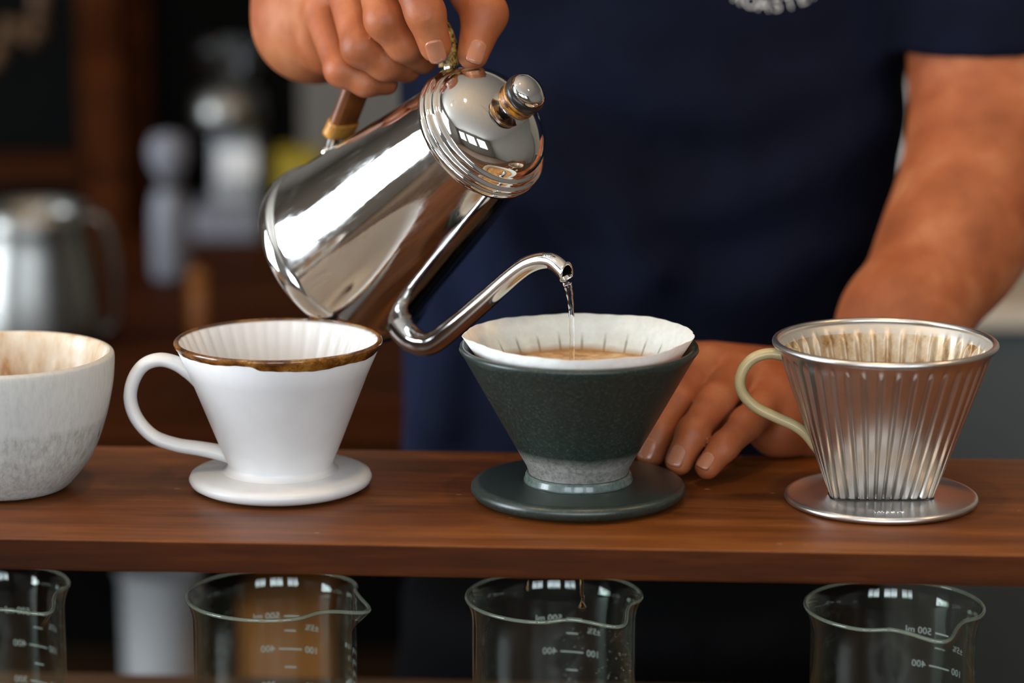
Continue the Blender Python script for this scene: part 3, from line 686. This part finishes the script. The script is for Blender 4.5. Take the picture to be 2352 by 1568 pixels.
# ------------------------------------------------------------------ beakers
BH, BR = .1205, .0404
def beaker(u, v, Yc, spout, mark, name, label, wet=False):
    p = W(u, v, Yc); t = empty('beaker', (p[0], p[1], CT)); tag(t, label, 'beaker', 'glass beakers under the shelf')
    sc = (p[2] - CT) / BH
    def prof_pts():
        o = [(.0003, .0004), (.034, .0004), (.0385, .0018), (.0402, .0062), (BR, .014), (BR, .040), (BR, .070), (BR, .095), (BR, .104), (BR + .0001, .109), (BR + .0006, .1125), (BR + .0015, .1155), (BR + .0026, .1180), (BR + .0034, .1195), (BR + .0033, .1205), (BR + .0024, .1208)]
        i = [(BR + .0014, .1200), (BR + .0002, .1170), (BR - .0010, .1125), (BR - .0016, .107), (BR - .0016, .070), (BR - .0016, .014), (.0386, .0072), (.0370, .0036), (.033, .0026), (.0003, .0026)]
        return o + i
    def fn(i, th, r, z):
        k = max(0.0, min(1.0, (z - .1015) / .019)); k = k * k * (3 - 2 * k)
        d = (th - spout + PI) % (2 * PI) - PI
        r += k * (.0088 * math.exp(-(d / .20) ** 2) - .0030 * math.exp(-((abs(d) - .52) / .22) ** 2))
        z += k * (-.0022 * math.exp(-(d / .22) ** 2) + .0006 * math.exp(-((abs(d) - .5) / .2) ** 2))
        return r, z * sc
    mk('glass', *lathe(prof_pts(), 192, cap0=True, cap1=True, fn=fn), 'beaker_glass', t)
    ring = [(lambda r_, z_, a_: (r_ * math.cos(a_), r_ * math.sin(a_), z_))(*fn(0, 2 * PI * i / 192, BR + .0028, .1200), 2 * PI * i / 192) for i in range(192)]
    mk('rolled_lip', *tube(ring, .0010, 10, closed=True), 'beaker_lip', t)
    r = BR + .00012
    def wrap(name, v, f, x0, z0):
        mk(name, [((r + zz) * math.cos(mark + (x + x0) / r), (r + zz) * math.sin(mark + (x + x0) / r), z0 + y) for x, y, zz in v], f, 'ink_white', t, smooth=False)
    def bar(x0, x1, z):
        v = []; f = []; k = 6
        for i in range(k + 1):
            x = x0 + (x1 - x0) * i / k; v += [(x, -.00035, .00003), (x, .00035, .00003)]
        for i in range(k): f.append((2 * i, 2 * i + 2, 2 * i + 3, 2 * i + 1))
        wrap('graduation_line', v, f, 0, z)
    top = BH * sc
    wrap('graduation_number', *text_mesh('500 ml', .0050, .00002), .0120, top - .0245); bar(-.005, .003, top - .0245); wrap('graduation_number', *text_mesh('±5%', .0044, .00002), -.0120, top - .0300)
    for i, (a, b_) in enumerate((('100', '400'), ('200', '300'))):
        z = top - .0420 - .0195 * i
        wrap('graduation_number', *text_mesh(a, .0050, .00002), -.0115, z); wrap('graduation_number', *text_mesh(b_, .0050, .00002), .0115, z); bar(-.006, .006, z)
        bar(-.003, .003, z + .0098)
    if wet:
        mb = MB()
        for q in range(190):
            th = random.uniform(.15, 1.5) if random.random() < .6 else random.uniform(-1.9, -.2); zz = top - random.uniform(.026, .07) ; rr = BR - .0017; s = random.uniform(.0002, .00065)
            mb.add(*ball((rr * math.cos(th), rr * math.sin(th), zz), s, s, s * 1.15, 8, 5))
        o = mb.build('condensation', 'water', t); o['kind'] = 'stuff'
    return t, p
beaker(-42, 1348, ORI[1] + .020, R(-42), R(58), 'beaker', 'glass beaker under the cream bowl dripper, cut by the picture edge')
b2, p2 = beaker(630, 1362, ORI[1] + .005, R(-24), R(84), 'beaker', 'empty glass beaker below the white ceramic dripper')
# printed badge on the wall of this beaker
th0 = R(22); mb = MB()
def badge(x0, x1, z0, z1, round_=False):
    v = []; f = []; k = 10
    for i in range(k + 1):
        s = i / k; x = x0 + (x1 - x0) * s; e = math.sin(PI * s) ** .5 if round_ else 1
        zc, hh = (z0 + z1) / 2, (z1 - z0) / 2 * e
        for zz in (zc - hh, zc + hh): v.append(((BR + .00014) * math.cos(th0 + x / BR), (BR + .00014) * math.sin(th0 + x / BR), zz))
    for i in range(k): f.append((2 * i, 2 * i + 2, 2 * i + 3, 2 * i + 1))
    mk('printed_badge', v, f, 'ink_white', b2, smooth=False)
tp = p2[2] - CT
badge(-.010, .010, tp - .064, tp - .050, True)
for i, zz in enumerate((.034, .040, .046)):
    for j in range(6 - i): badge(-.008 + j * .003, -.0062 + j * .003, tp - zz - .0012, tp - zz + .0012)
b3, p3 = beaker(1273, 1367, ORI[1], R(-53), R(76), 'beaker', 'glass beaker catching the drip below the green dripper', True)
beaker(2054, 1389, ORI[1] - .0165, R(-71), R(47), 'beaker', 'empty glass beaker below the fluted aluminium dripper')
# coffee dripping through the shelf
YD = ORI[1] + .004
a0 = W(1337, 1330, YD); a0[2] = ZT - .0152
dp_ = [a0, W(1336, 1350, YD), W(1339, 1370, YD), W(1337, 1388, YD), W(1339, 1402, YD)]
c_ = cat(dp_, 8); n = len(c_)
dr = mk('coffee_drip', *tube(c_, [float(np.interp(i / (n - 1), [0, .4, .65, .85, 1], [.0011, .0009, .0008, .0021, .0009])) for i in range(n)], 14), 'coffee_liquid'); tag(dr, 'amber thread of brewed coffee falling into the beaker', 'coffee')
# ------------------------------------------------------------------ person
per = empty('person', (0.0856, 1.76, 0.0)); tag(per, 'person in a navy t-shirt pouring from the kettle, left hand on the shelf', 'person')
PO = np.array(per.location)
def J(u, v, Y, r): return (W(u, v, Y), r)
def hand(fingers, palm, arm, kf=.004, kp=.007, creases=()):
    pts = [(c[0], c[1]) for ch in fingers for c in ch] + [(c[0], c[1]) for ch in palm for c in ch]
    lo = np.min([p - r for p, r in pts], 0) - .02; hi = np.max([p + r for p, r in pts], 0) + .02
    fb = [(np.min([c[0] - c[1] for c in ch], 0) - .016, np.max([c[0] + c[1] for c in ch], 0) + .016) for ch in fingers]
    alo = np.min([c[0] - c[1] for c in arm], 0) - .03; ahi = np.max([c[0] + c[1] for c in arm], 0) + .03
    def fn(p):
        d_arm = boxed(p, lambda q: chain_d(q, arm, .03), alo, ahi)
        def hd(q):
            dp = None
            for ch in palm:
                x = chain_d(q, ch, .008); dp = x if dp is None else smin(dp, x, .010)
            out = dp
            for ch, (a, b) in zip(fingers, fb):
                x = boxed(q, lambda s: chain_d(s, ch, kf), a, b)
                # fleshy knuckles
                x = smin(x, dp, kp); out = smin(out, x, .0012)
            for c, ax, w, dep, rr in creases:
                k = q - c; m = np.exp(-((k @ ax) / w) ** 2) * np.exp(-(np.linalg.norm(k, axis=1) / rr) ** 4); out = out + dep * m
            return out
        d_hand = boxed(p, hd, lo, hi)
        return smin(d_hand, d_arm, .018)
    L = np.minimum(lo, alo) + .012; Hh = np.maximum(hi, ahi) - .012
    return fn, L, Hh
def crease(ch, i, n=3, dep=.0006, gap=.0022, face=(0, -1, .3), w=.0006):
    c = ch[i][0]; ax = ch[min(i + 1, len(ch) - 1)][0] - ch[i - 1][0]; ax = ax / np.linalg.norm(ax); fc = np.array(face, float); fc -= ax * (fc @ ax); fc /= np.linalg.norm(fc)
    s = c + fc * ch[i][1]
    return [(s + ax * gap * (j - (n - 1) / 2), ax, w, dep, .0068) for j in range(n)]

# right hand round the kettle handle
ri = [J(905, -225, 1.445, .0115), J(930, -80, 1.405, .0102), J(977, 30, 1.395, .0095), J(1000, 106, 1.398, .0080)]
rm = [J(850, -150, 1.455, .0115), J(886, 45, 1.410, .0103), J(928, 100, 1.414, .0088), J(972, 136, 1.430, .0075)]
rr_ = [J(790, -60, 1.462, .0110), J(830, 108, 1.422, .0098), J(885, 147, 1.425, .0080), J(935, 160, 1.438, .0068)]
rp = [J(742, 30, 1.472, .0098), J(785, 160, 1.436, .0085), J(840, 190, 1.435, .0068), J(888, 193, 1.443, .0058)]
rt = [J(900, -170, 1.50, .015), J(1030, -110, 1.455, .0125), J(1113, 32, 1.412, .0112), J(1086, 125, 1.402, .0078)]
wr = J(722, 48, 1.53, .0255)
rpalm = [[wr, J(890, -200, 1.458, .0135)], [wr, J(840, -130, 1.465, .0135)], [wr, J(785, -45, 1.472, .0135)], [wr, J(748, 40, 1.482, .012)],
         [wr, J(765, 95, 1.495, .018)], [wr, J(880, -150, 1.500, .018)]]
rarm = [wr, J(700, -120, 1.57, .029), J(690, -330, 1.63, .038), J(690, -520, 1.70, .040), J(900, -640, 1.82, .05)]
cr = crease(ri, 2, 3, .0005) + crease(rm, 1, 3, .0006) + crease(rr_, 1, 2, .0004) + crease(rt, 2, 2, .0005)
fnR, loR, hiR = hand([ri, rm, rr_, rp, rt], rpalm, rarm, creases=cr)
VR, QR = net(fnR, loR, hiR, .00125)
# left hand resting on the shelf
li_ = [J(1580, 838, 1.455, .0115), J(1500, 925, 1.430, .0095), J(1455, 990, 1.415, .0082), J(1440, 1036, 1.408, .0072)]
lm = [J(1628, 838, 1.448, .0112), J(1556, 915, 1.415, .0090), J(1514, 988, 1.402, .0081), J(1494, 1040, 1.397, .0075)]
lr = [J(1692, 862, 1.442, .0110), J(1646, 916, 1.408, .0090), J(1592, 993, 1.385, .0080), J(1560, 1058, 1.3775, .0072)]
lp = [J(1772, 920, 1.432, .0100), J(1716, 972, 1.395, .0083), J(1664, 1024, 1.377, .0070), J(1625, 1072, 1.3695, .0063)]
lt = [J(1760, 920, 1.49, .014), J(1600, 960, 1.50, .011), J(1530, 990, 1.47, .0095), J(1500, 1000, 1.45, .0085)]
wl = J(1968, 930, 1.487, .0220)
lpalm = [[J(1790, 975, 1.428, .0140), J(1890, 985, 1.446, .0175)], [J(1790, 975, 1.428, .0140), J(1780, 915, 1.438, .0130)], [wl, J(1890, 985, 1.446, .0175)], [wl, J(1600, 848, 1.462, .0125)], [wl, J(1645, 850, 1.456, .0132)], [wl, J(1706, 872, 1.450, .0135)], [wl, J(1775, 912, 1.440, .0130)], [wl, J(1852, 955, 1.443, .0165)], [J(1852, 955, 1.443, .0165), J(1785, 940, 1.436, .0120)], [wl, J(1740, 905, 1.48, .016)]]
larm = [wl, J(2072, 742, 1.53, .0285), J(2180, 575, 1.575, .0335), J(2238, 460, 1.605, .0365), J(2264, 365, 1.625, .0345), J(2274, 270, 1.645, .0380), J(2278, 100, 1.67, .0420), J(2230, -200, 1.72, .055), J(2120, -420, 1.77, .06)]
cl = crease(lr, 1, 4, .0006, .0028) + crease(lr, 2, 3, .0005) + crease(lp, 1, 3, .0005) + crease(lp, 2, 3, .0004) + crease(lm, 1, 3, .0005) + crease(lm, 2, 2, .0004)
fnL, loL, hiL = hand([li_, lm, lr, lp, lt], lpalm, larm, creases=cl)
fnL0 = fnL
def fnL(p):
    c_, s_ = math.cos(YAW), math.sin(YAW); yy = (p[:, 0] - ORI[0]) * -s_ + (p[:, 1] - ORI[1]) * c_
    return np.maximum(fnL0(p), np.where(yy < back_y + .003, ZT + .0002 - p[:, 2], -1))
VL, QL = net(fnL, loL, hiL, .00125)
# trunk, neck and head (under the shirt and above the picture)
TC = np.array([0.0856, 1.775])
def P3(x, y, z): return np.array([x, y, z])
def torso_half(z):     # half width, half depth, centre y at height z
    hw = np.interp(z, [.6, .9, 1.05, 1.26, 1.40, 1.47], [.165, .158, .148, .150, .175, .13]); hd = np.interp(z, [.6, .9, 1.1, 1.3, 1.42, 1.5], [.115, .118, .118, .122, .110, .08])
    return hw, hd
def trunk(p, grow=0.0):
    hw, hd = torso_half(p[:, 2]); hw = hw + grow; hd = hd + grow
    x = (p[:, 0] - TC[0]) / hw; y = (p[:, 1] - TC[1]) / hd
    d = ((np.abs(x) ** 2.5 + np.abs(y) ** 2.5) ** .4 - 1) * np.minimum(hw, hd)
    return np.maximum(d, np.maximum(p[:, 2] - 1.47, .55 - p[:, 2]))
def body_fn(p):
    d = trunk(p, -.006)
    d = smin(d, seg_d(p, P3(.0856, 1.79, 1.44), P3(.0856, 1.765, 1.57), .062, .055), .05)
    h = p - P3(.0856, 1.755, 1.66); hd = (np.linalg.norm(h / np.array([.075, .095, .115]), axis=1) - 1) * .075
    d = smin(d, hd, .03); d = smin(d, seg_d(p, P3(.0856, 1.662, 1.668), P3(.0856, 1.645, 1.642), .009, .014), .02)
    d = smin(d, seg_d(p, P3(.065, 1.672, 1.605), P3(.106, 1.672, 1.605), .010, .010), .02)
    for s in (-1, 1):
        d = smin(d, seg_d(p, P3(.0856 + s * .077, 1.765, 1.64), P3(.0856 + s * .081, 1.77, 1.675), .011, .014), .01)
        d = smin(d, seg_d(p, P3(.0856 + s * .033, 1.668, 1.672), P3(.0856 + s * .033, 1.668, 1.672), .0, .0) - .008, .012)
    d = smin(d, seg_d(p, P3(.0856, 1.79, 1.42), rarm[-1][0], .07, .05), .04)
    d = smin(d, seg_d(p, P3(.0856, 1.79, 1.42), larm[-1][0], .07, .055), .04)
    return d
VB, QB = net(body_fn, (-.12, 1.60, .58), (.36, 1.95, 1.80), .006)
V = np.concatenate([VR, VL, VB]) - PO; Q = np.concatenate([QR, QL + len(VR), QB + len(VR) + len(VL)])
mk('body', V, Q, 'skin', per)
hairfn = lambda p: np.maximum((np.linalg.norm((p - P3(.0856, 1.765, 1.675)) / np.array([.082, .101, .112]), axis=1) - 1) * .08, -(p[:, 2] - 1.66 + (1.72 - p[:, 1]) * .9))
vh, qh = net(hairfn, (-.05, 1.62, 1.52), (.22, 1.92, 1.82), .006); mk('hair', vh - PO, qh, 'hair', per)
# nails
def nail(base, tip, r, face, wid, length, back=.001):
    a = base[0]; b = tip[0]; ax = (b - a) / np.linalg.norm(b - a); fc = np.array(face, float); fc -= ax * (fc @ ax); fc /= np.linalg.norm(fc); sd = np.cross(ax, fc)
    v = []; f = []; nu, nv = 9, 9
    for i in range(nu):
        s = i / (nu - 1) * 2 - 1
        for j in range(nv):
            t = j / (nv - 1) * 2 - 1
            ww = wid / 2 * (1 - .12 * max(0, -s) - .12 * abs(s) ** 6); an = t * ww / r
            al = s * length / 2 - (.07 * length * t * t if s > 0 else -.10 * length * t * t) * abs(s)
            c = b + ax * (al + back); rl = r + (base[1] + .0009 - r) * min(1, max(0, -(al + back)) / np.linalg.norm(b - a))
            drop = .0006 + .0010 * max(0, s) ** 2
            v.append(c + (fc * math.cos(an) + sd * math.sin(an)) * (rl * 1.04 - drop * .6) - PO)
    for i in range(nu - 1):
        for j in range(nv - 1): f.append((i * nv + j, i * nv + j + 1, (i + 1) * nv + j + 1, (i + 1) * nv + j))
    v2 = v + [p - (fc * .0010) for p in v]; k = nu * nv
    f2 = f + [tuple(x + k for x in q[::-1]) for q in f]
    edge = [j for j in range(nv)] + [i * nv + nv - 1 for i in range(1, nu)] + [(nu - 1) * nv + j for j in range(nv - 2, -1, -1)] + [i * nv for i in range(nu - 2, 0, -1)]
    for i in range(len(edge)):
        a_, b_ = edge[i], edge[(i + 1) % len(edge)]; f2.append((b_, a_, a_ + k, b_ + k))
    return mk('fingernail', v2, f2, 'nail', per)
nail(ri[2], ri[3], .0080, (-.10, -1, .25), .0100, .0125, .0008)
nail(rt[2], rt[3], .0078, (.25, -1, .15), .0098, .0120, .0008)
nail(lm[2], lm[3], .0077, (-.35, -.8, .45), .0098, .0112, .0)
nail(lr[2], lr[3], .0074, (-.35, -.8, .45), .0096, .0112, .0)
nail(lp[2], lp[3], .0066, (-.45, -.8, .45), .0082, .0095, .0)

# t-shirt
def poly_dist(px, pz, pts):
    d = np.full(len(px), 9.0)
    for (x0, z0), (x1, z1) in zip(pts[:-1], pts[1:]):
        dx, dz = x1 - x0, z1 - z0; t = np.clip(((px - x0) * dx + (pz - z0) * dz) / (dx * dx + dz * dz), 0, 1); d = np.minimum(d, np.hypot(px - x0 - t * dx, pz - z0 - t * dz))
    return d
def fold(*uv):
    return [tuple(W(u, v, 1.655)[[0, 2]]) for u, v in uv]
FOLDS = [(fold((1230, 250), (1330, 380), (1460, 470), (1640, 470), (1850, 400), (2030, 300)), .010, .022),
         (fold((1190, 330), (1300, 450), (1430, 540), (1510, 600)), .008, .014),
         (fold((1350, 120), (1500, 230), (1700, 260), (1900, 200)), .007, .022),
         (fold((1130, 480), (1190, 640), (1230, 800), (1220, 1000)), .009, .020),
         (fold((960, 700), (1010, 820), (1000, 1000)), .008, .018),
         (fold((1480, 640), (1700, 660), (1950, 560)), .006, .022),
         (fold((1300, 700), (1450, 820), (1600, 1000)), .006, .020)]
sl = [(larm[3][0] * .0 + W(2290, 160, 1.665), .0535), (W(2285, 60, 1.675), .054), (larm[7][0], .066), (larm[8][0], .072), (P3(.10, 1.80, 1.43), .075)]
hem_n = np.array([-.05, .0, 1.0]); hem_n /= np.linalg.norm(hem_n); hem_c = W(2230, 132, 1.62)
def shirt_fn(p):
    d = trunk(p, .006)
    front = np.clip((TC[1] - p[:, 1]) / .05, 0, 1)
    for pts, amp, w in FOLDS:
        d = d - front * 1.5 * amp * np.exp(-(poly_dist(p[:, 0], p[:, 2], pts) / w) ** 2)
    d = np.maximum(d, 1.0 - p[:, 2] + .006 * np.sin(p[:, 0] * 30))
    s = chain_d(p, sl, .03)
    s = s - .0025 * np.sin((p @ np.array([12, 18, 34.])) * 1.6)
    cut = -((p - hem_c) @ hem_n)
    inner = chain_d(p, [(sl[0][0] - hem_n * .06, .0475), (sl[1][0], .0475), (sl[2][0] - np.array([0, 0, .02]), .045)], .02)
    s = np.maximum(np.maximum(s, cut), -np.where((p - hem_c) @ hem_n < .05, inner, 1))
    d = smin(d, s, .03)
    rs = chain_d(p, [(P3(.08, 1.80, 1.43), .075), (rarm[-1][0], .070)], .03)
    d = smin(d, rs, .03)
    neck = np.linalg.norm((p - P3(.0856, 1.76, 1.53))[:, :2], axis=1) - .075
    return np.maximum(d, np.where(p[:, 2] > 1.44, -neck, -1))
vs, qs = net(shirt_fn, (-.17, 1.56, .82), (.44, 1.96, 1.56), .0042, relax=2)
mk('t_shirt', vs - PO, qs, 'navy_cotton', per)
def trousers_fn(p):
    hw, hd = .158, .116; x = (p[:, 0] - TC[0]) / hw; y = (p[:, 1] - TC[1]) / hd
    d = ((np.abs(x) ** 2.5 + np.abs(y) ** 2.5) ** .4 - 1) * hd; d = np.maximum(np.maximum(d, p[:, 2] - .93), .78 - p[:, 2])
    for s in (-1, 1): d = smin(d, seg_d(p, P3(TC[0] + s * .08, TC[1], .80), P3(TC[0] + s * .10, TC[1] + .02, .10), .092, .062), .03)
    return d
vt, qt = net(trousers_fn, (-.14, 1.6, .02), (.32, 1.95, .96), .010); mk('trousers', vt - PO, qt, 'black_cotton', per)
for s in (-1, 1): mk('shoe', *(lambda v, f: ([tuple(np.array(p) - PO) for p in v], f))(*ball((TC[0] + s * .10, TC[1] - .03, .045), .05, .13, .0449)), 'black', per)
# arched word printed on the chest
word = 'ROASTERS'; CX, CY_, RAD = 1772, -152, 176
lv = MB()
for i, chx in enumerate(word):
    ang = R(-27.5 + i * 10.6)
    v, f = text_mesh(chx, .0116, .0002); out = []
    for x, y, z in v:
        x *= F_PX / 1.66; y *= F_PX / 1.66; y += 12
        rr = RAD - y; u = CX + rr * math.sin(ang) + x * math.cos(ang); vv = CY_ + rr * math.cos(ang) - x * math.sin(ang)
        out.append((u, vv, z))
    lv.add(out, f)
# lay the letters on the shirt front (march along the line of sight to the cloth)
uv = np.array(lv.v); lo_ = np.full(len(uv), 1.58); 
D = np.array([W(u, v, 1.0) - CAM for u, v, _ in uv]); Ys = np.full(len(uv), 1.59)
for _ in range(60):
    p = CAM + D * Ys[:, None]; Ys = Ys + np.clip(shirt_fn(p), -.003, .003) * .7
Ys -= .0007 + uv[:, 2]
mk('printed_lettering', CAM + D * Ys[:, None] - PO, lv.f, 'ink_white', per, smooth=False)['label'] = 'white arched lettering on the chest'

# ------------------------------------------------------------------ behind the bar, left: worktop with machines
WT = .97
wc = empty('back_worktop', (-.55, 2.1, 0)); tag(wc, 'dark wooden back worktop on the left behind the drippers', 'counter')
mk('worktop', *box(-.75, .62, 0, .88, WT - .035, WT, .004), 'dark_wood', wc, smooth=False)
mk('front_rail', *box(-.75, .62, .02, .05, WT - .12, WT - .035), 'dark_wood', wc, smooth=False)
for x in (-.75, -.02, .58): mk('leg', *box(x, x + .04, .02, .07, 0, WT - .035), 'dark_wood', wc, smooth=False)
mk('low_shelf', *box(-.75, .62, .03, .86, .46, .49), 'counter_wood', wc, smooth=False)
mk('back_panel', *box(-.75, .62, .86, .88, .1, WT - .035), 'near_black', wc, smooth=False)
def at_top(u, v): return Wz(u, v, WT)
# open rack standing on the worktop
rk = empty('wooden_rack', (0, 0, WT)); tag(rk, 'tall brown wooden rack frame at the far left', 'rack')
def rbox(nm, u0, u1, v0, v1, Y, dep, mat='dark_wood'):
    a = W(u0, v1, Y); b_ = W(u1, v0, Y); return mk(nm, *box(a[0], b_[0], Y, Y + dep, max(a[2] - WT, 0), b_[2] - WT), mat, rk, smooth=False)
rbox('post', 202, 262, -260, 800, 2.85, .05); rbox('post', 292, 330, -260, 800, 2.92, .04)
rbox('rail', -260, 202, 368, 420, 2.85, .05); rbox('rail', -260, 330, -260, -200, 2.85, .05)
rbox('back_board', -260, 680, -260, 800, 2.97, .02, 'black')
# hanging cloth on the rack
hb = mk('hanging_cloth', *tube(cat([W(95, -60, 2.80), W(90, 20, 2.79), W(80, 85, 2.80), W(20, 60, 2.80), W(0, 110, 2.80), W(-20, 160, 2.8)], 8), [.009, .010, .008, .006] * 10 + [.005], 14)[0:2], 'counter_wood')
tag(hb, 'tan twisted cloth hanging on the rack, top left corner', 'cloth')
# steel pitcher in front of the rack
p_ = at_top(85, 790); pt = empty('steel_pitcher', p_); tag(pt, 'shiny steel milk pitcher with handle behind the cream bowl', 'pitcher')
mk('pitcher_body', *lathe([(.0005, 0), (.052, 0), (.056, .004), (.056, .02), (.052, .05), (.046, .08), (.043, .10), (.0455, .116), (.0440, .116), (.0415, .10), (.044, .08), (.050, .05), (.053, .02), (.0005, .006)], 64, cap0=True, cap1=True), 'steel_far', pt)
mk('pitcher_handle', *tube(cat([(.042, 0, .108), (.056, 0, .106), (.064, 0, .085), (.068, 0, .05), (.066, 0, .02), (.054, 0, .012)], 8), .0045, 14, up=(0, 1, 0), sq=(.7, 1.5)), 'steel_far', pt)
# jug
p_ = at_top(395, 640); jg = empty('steel_jug', p_); tag(jg, 'slim pale enamel jug beside the rack post', 'jug')
mk('jug_body', *lathe([(.0005, 0), (.015, 0), (.018, .006), (.018, .06), (.016, .075), (.010, .09), (.010, .096), (.017, .108), (.019, .122), (.014, .134), (.0005, .137)], 48, cap0=True, cap1=True), 'pale_grey', jg)
mk('jug_band', *lathe([(.0102, .082), (.0125, .084), (.0125, .094), (.0102, .096)], 40), 'knob_black', jg)
# grinder
p_ = at_top(530, 545); gr_ = empty('coffee_grinder', p_); tag(gr_, 'grey coffee grinder with clear hopper behind the kettle', 'grinder')
S = p_[1] / F_PX * 1.02
def gx(u): return (u - 530) * S
def gz(v): return (545 - v) * S
mk('grinder_tray', *box(gx(448), gx(606), -.03, .09, 0, gz(470), .008), 'pale_grey', gr_, smooth=False)
mk('grinder_column', *box(gx(492), gx(590), 0, .07, gz(470), gz(300), .006), 'grey_plastic', gr_, smooth=False)
mk('grinder_panel', *box(gx(508), gx(592), -.006, .0, gz(408), gz(335), .002), 'white_plastic', gr_, smooth=False)
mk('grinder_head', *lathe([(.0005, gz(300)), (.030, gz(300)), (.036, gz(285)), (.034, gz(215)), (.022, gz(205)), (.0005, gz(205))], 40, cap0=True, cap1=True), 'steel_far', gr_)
mk('hopper', *lathe([(.020, gz(206)), (.024, gz(190)), (.034, gz(110)), (.034, gz(96)), (.032, gz(96)), (.032, gz(110)), (.022, gz(188)), (.018, gz(206))], 40, closed=True), 'far_glass', gr_)
p_ = at_top(690, 560); yt = empty('yellow_tin', p_); tag(yt, 'yellow tin behind the tilted kettle', 'tin')
mk('tin_body', *box(-.022, .022, -.02, .03, 0, .086, .004), 'yellow_tin', yt, smooth=False); mk('tin_lid', *box(-.023, .023, -.021, .031, .086, .094, .003), 'yellow_tin', yt, smooth=False)
p_ = at_top(455, 770); cn = empty('wooden_canister', p_); tag(cn, 'small amber wooden canister behind the white dripper', 'canister')
mk('canister_body', *lathe([(.0005, 0), (.008, 0), (.009, .004), (.009, .046), (.0005, .046)], 32, cap0=True, cap1=True), 'amber_wood', cn); mk('canister_lid', *lathe([(.0005, .046), (.0095, .046), (.0095, .054), (.004, .057), (.0005, .060)], 32, cap1=True), 'amber_wood', cn)
# things on the low shelf seen under the drip shelf
p_ = np.array([W(370, 1400, 2.26)[0], 2.26, .49]); bn = empty('plastic_bin', p_); tag(bn, 'pale grey plastic bin seen under the drip shelf', 'bin')
mk('bin_body', *lathe([(.0005, 0), (.028, 0), (.030, .01), (.033, .30), (.031, .30), (.028, .012), (.0005, .006)], 48, cap0=True, cap1=True), 'white_plastic', bn)
mk('bin_rim', *tube([(.033 * math.cos(2 * PI * i / 48), .033 * math.sin(2 * PI * i / 48), .30) for i in range(48)], .003, 10, closed=True), 'white_plastic', bn)
p_ = np.array([W(655, 1400, 2.22)[0], 2.22, .49]); cb = empty('cardboard_box', p_); tag(cb, 'brown cardboard box seen through the beaker below the white dripper', 'box')
mk('carton', *box(-.036, .036, 0, .15, 0, .285, .001), 'cardboard', cb, smooth=False); mk('flap', *box(-.036, .036, -.03, 0, .283, .2845), 'cardboard', cb, smooth=False)

# ------------------------------------------------------------------ behind the bar, right: panelled half wall with stone ledge
hw_ = empty('half_wall', (.55, 2.48, 0)); tag(hw_, 'dark slate half wall with pale stone ledge behind the arm', 'half wall')
mk('panel', *box(-.40, 1.6, 0, .10, 0, WT - .018), 'slate_panel', hw_, smooth=False)
mk('ledge', *box(-.43, 1.61, -.02, .12, WT - .018, WT, .003), 'ledge_stone', hw_, smooth=False)
up_ = mk('partition', *box(.14, 2.6, 2.60, 2.66, 0, 2.2), 'greige', smooth=False); up_['kind'] = 'structure'; up_.name = 'wall_partition'
p_ = np.array([W(2092, 640, 2.50)[0], 2.50, WT]); wb = empty('white_canister', p_); tag(wb, 'white canister on the ledge, peeking between arm and shirt', 'canister')
mk('canister_body', *lathe([(.0005, 0), (.030, 0), (.032, .004), (.032, .17), (.0005, .17)], 40, cap0=True, cap1=True), 'white_plastic', wb); mk('canister_lid', *lathe([(.0005, .17), (.0335, .17), (.0335, .19), (.030, .195), (.0005, .195)], 40, cap1=True), 'white_plastic', wb)
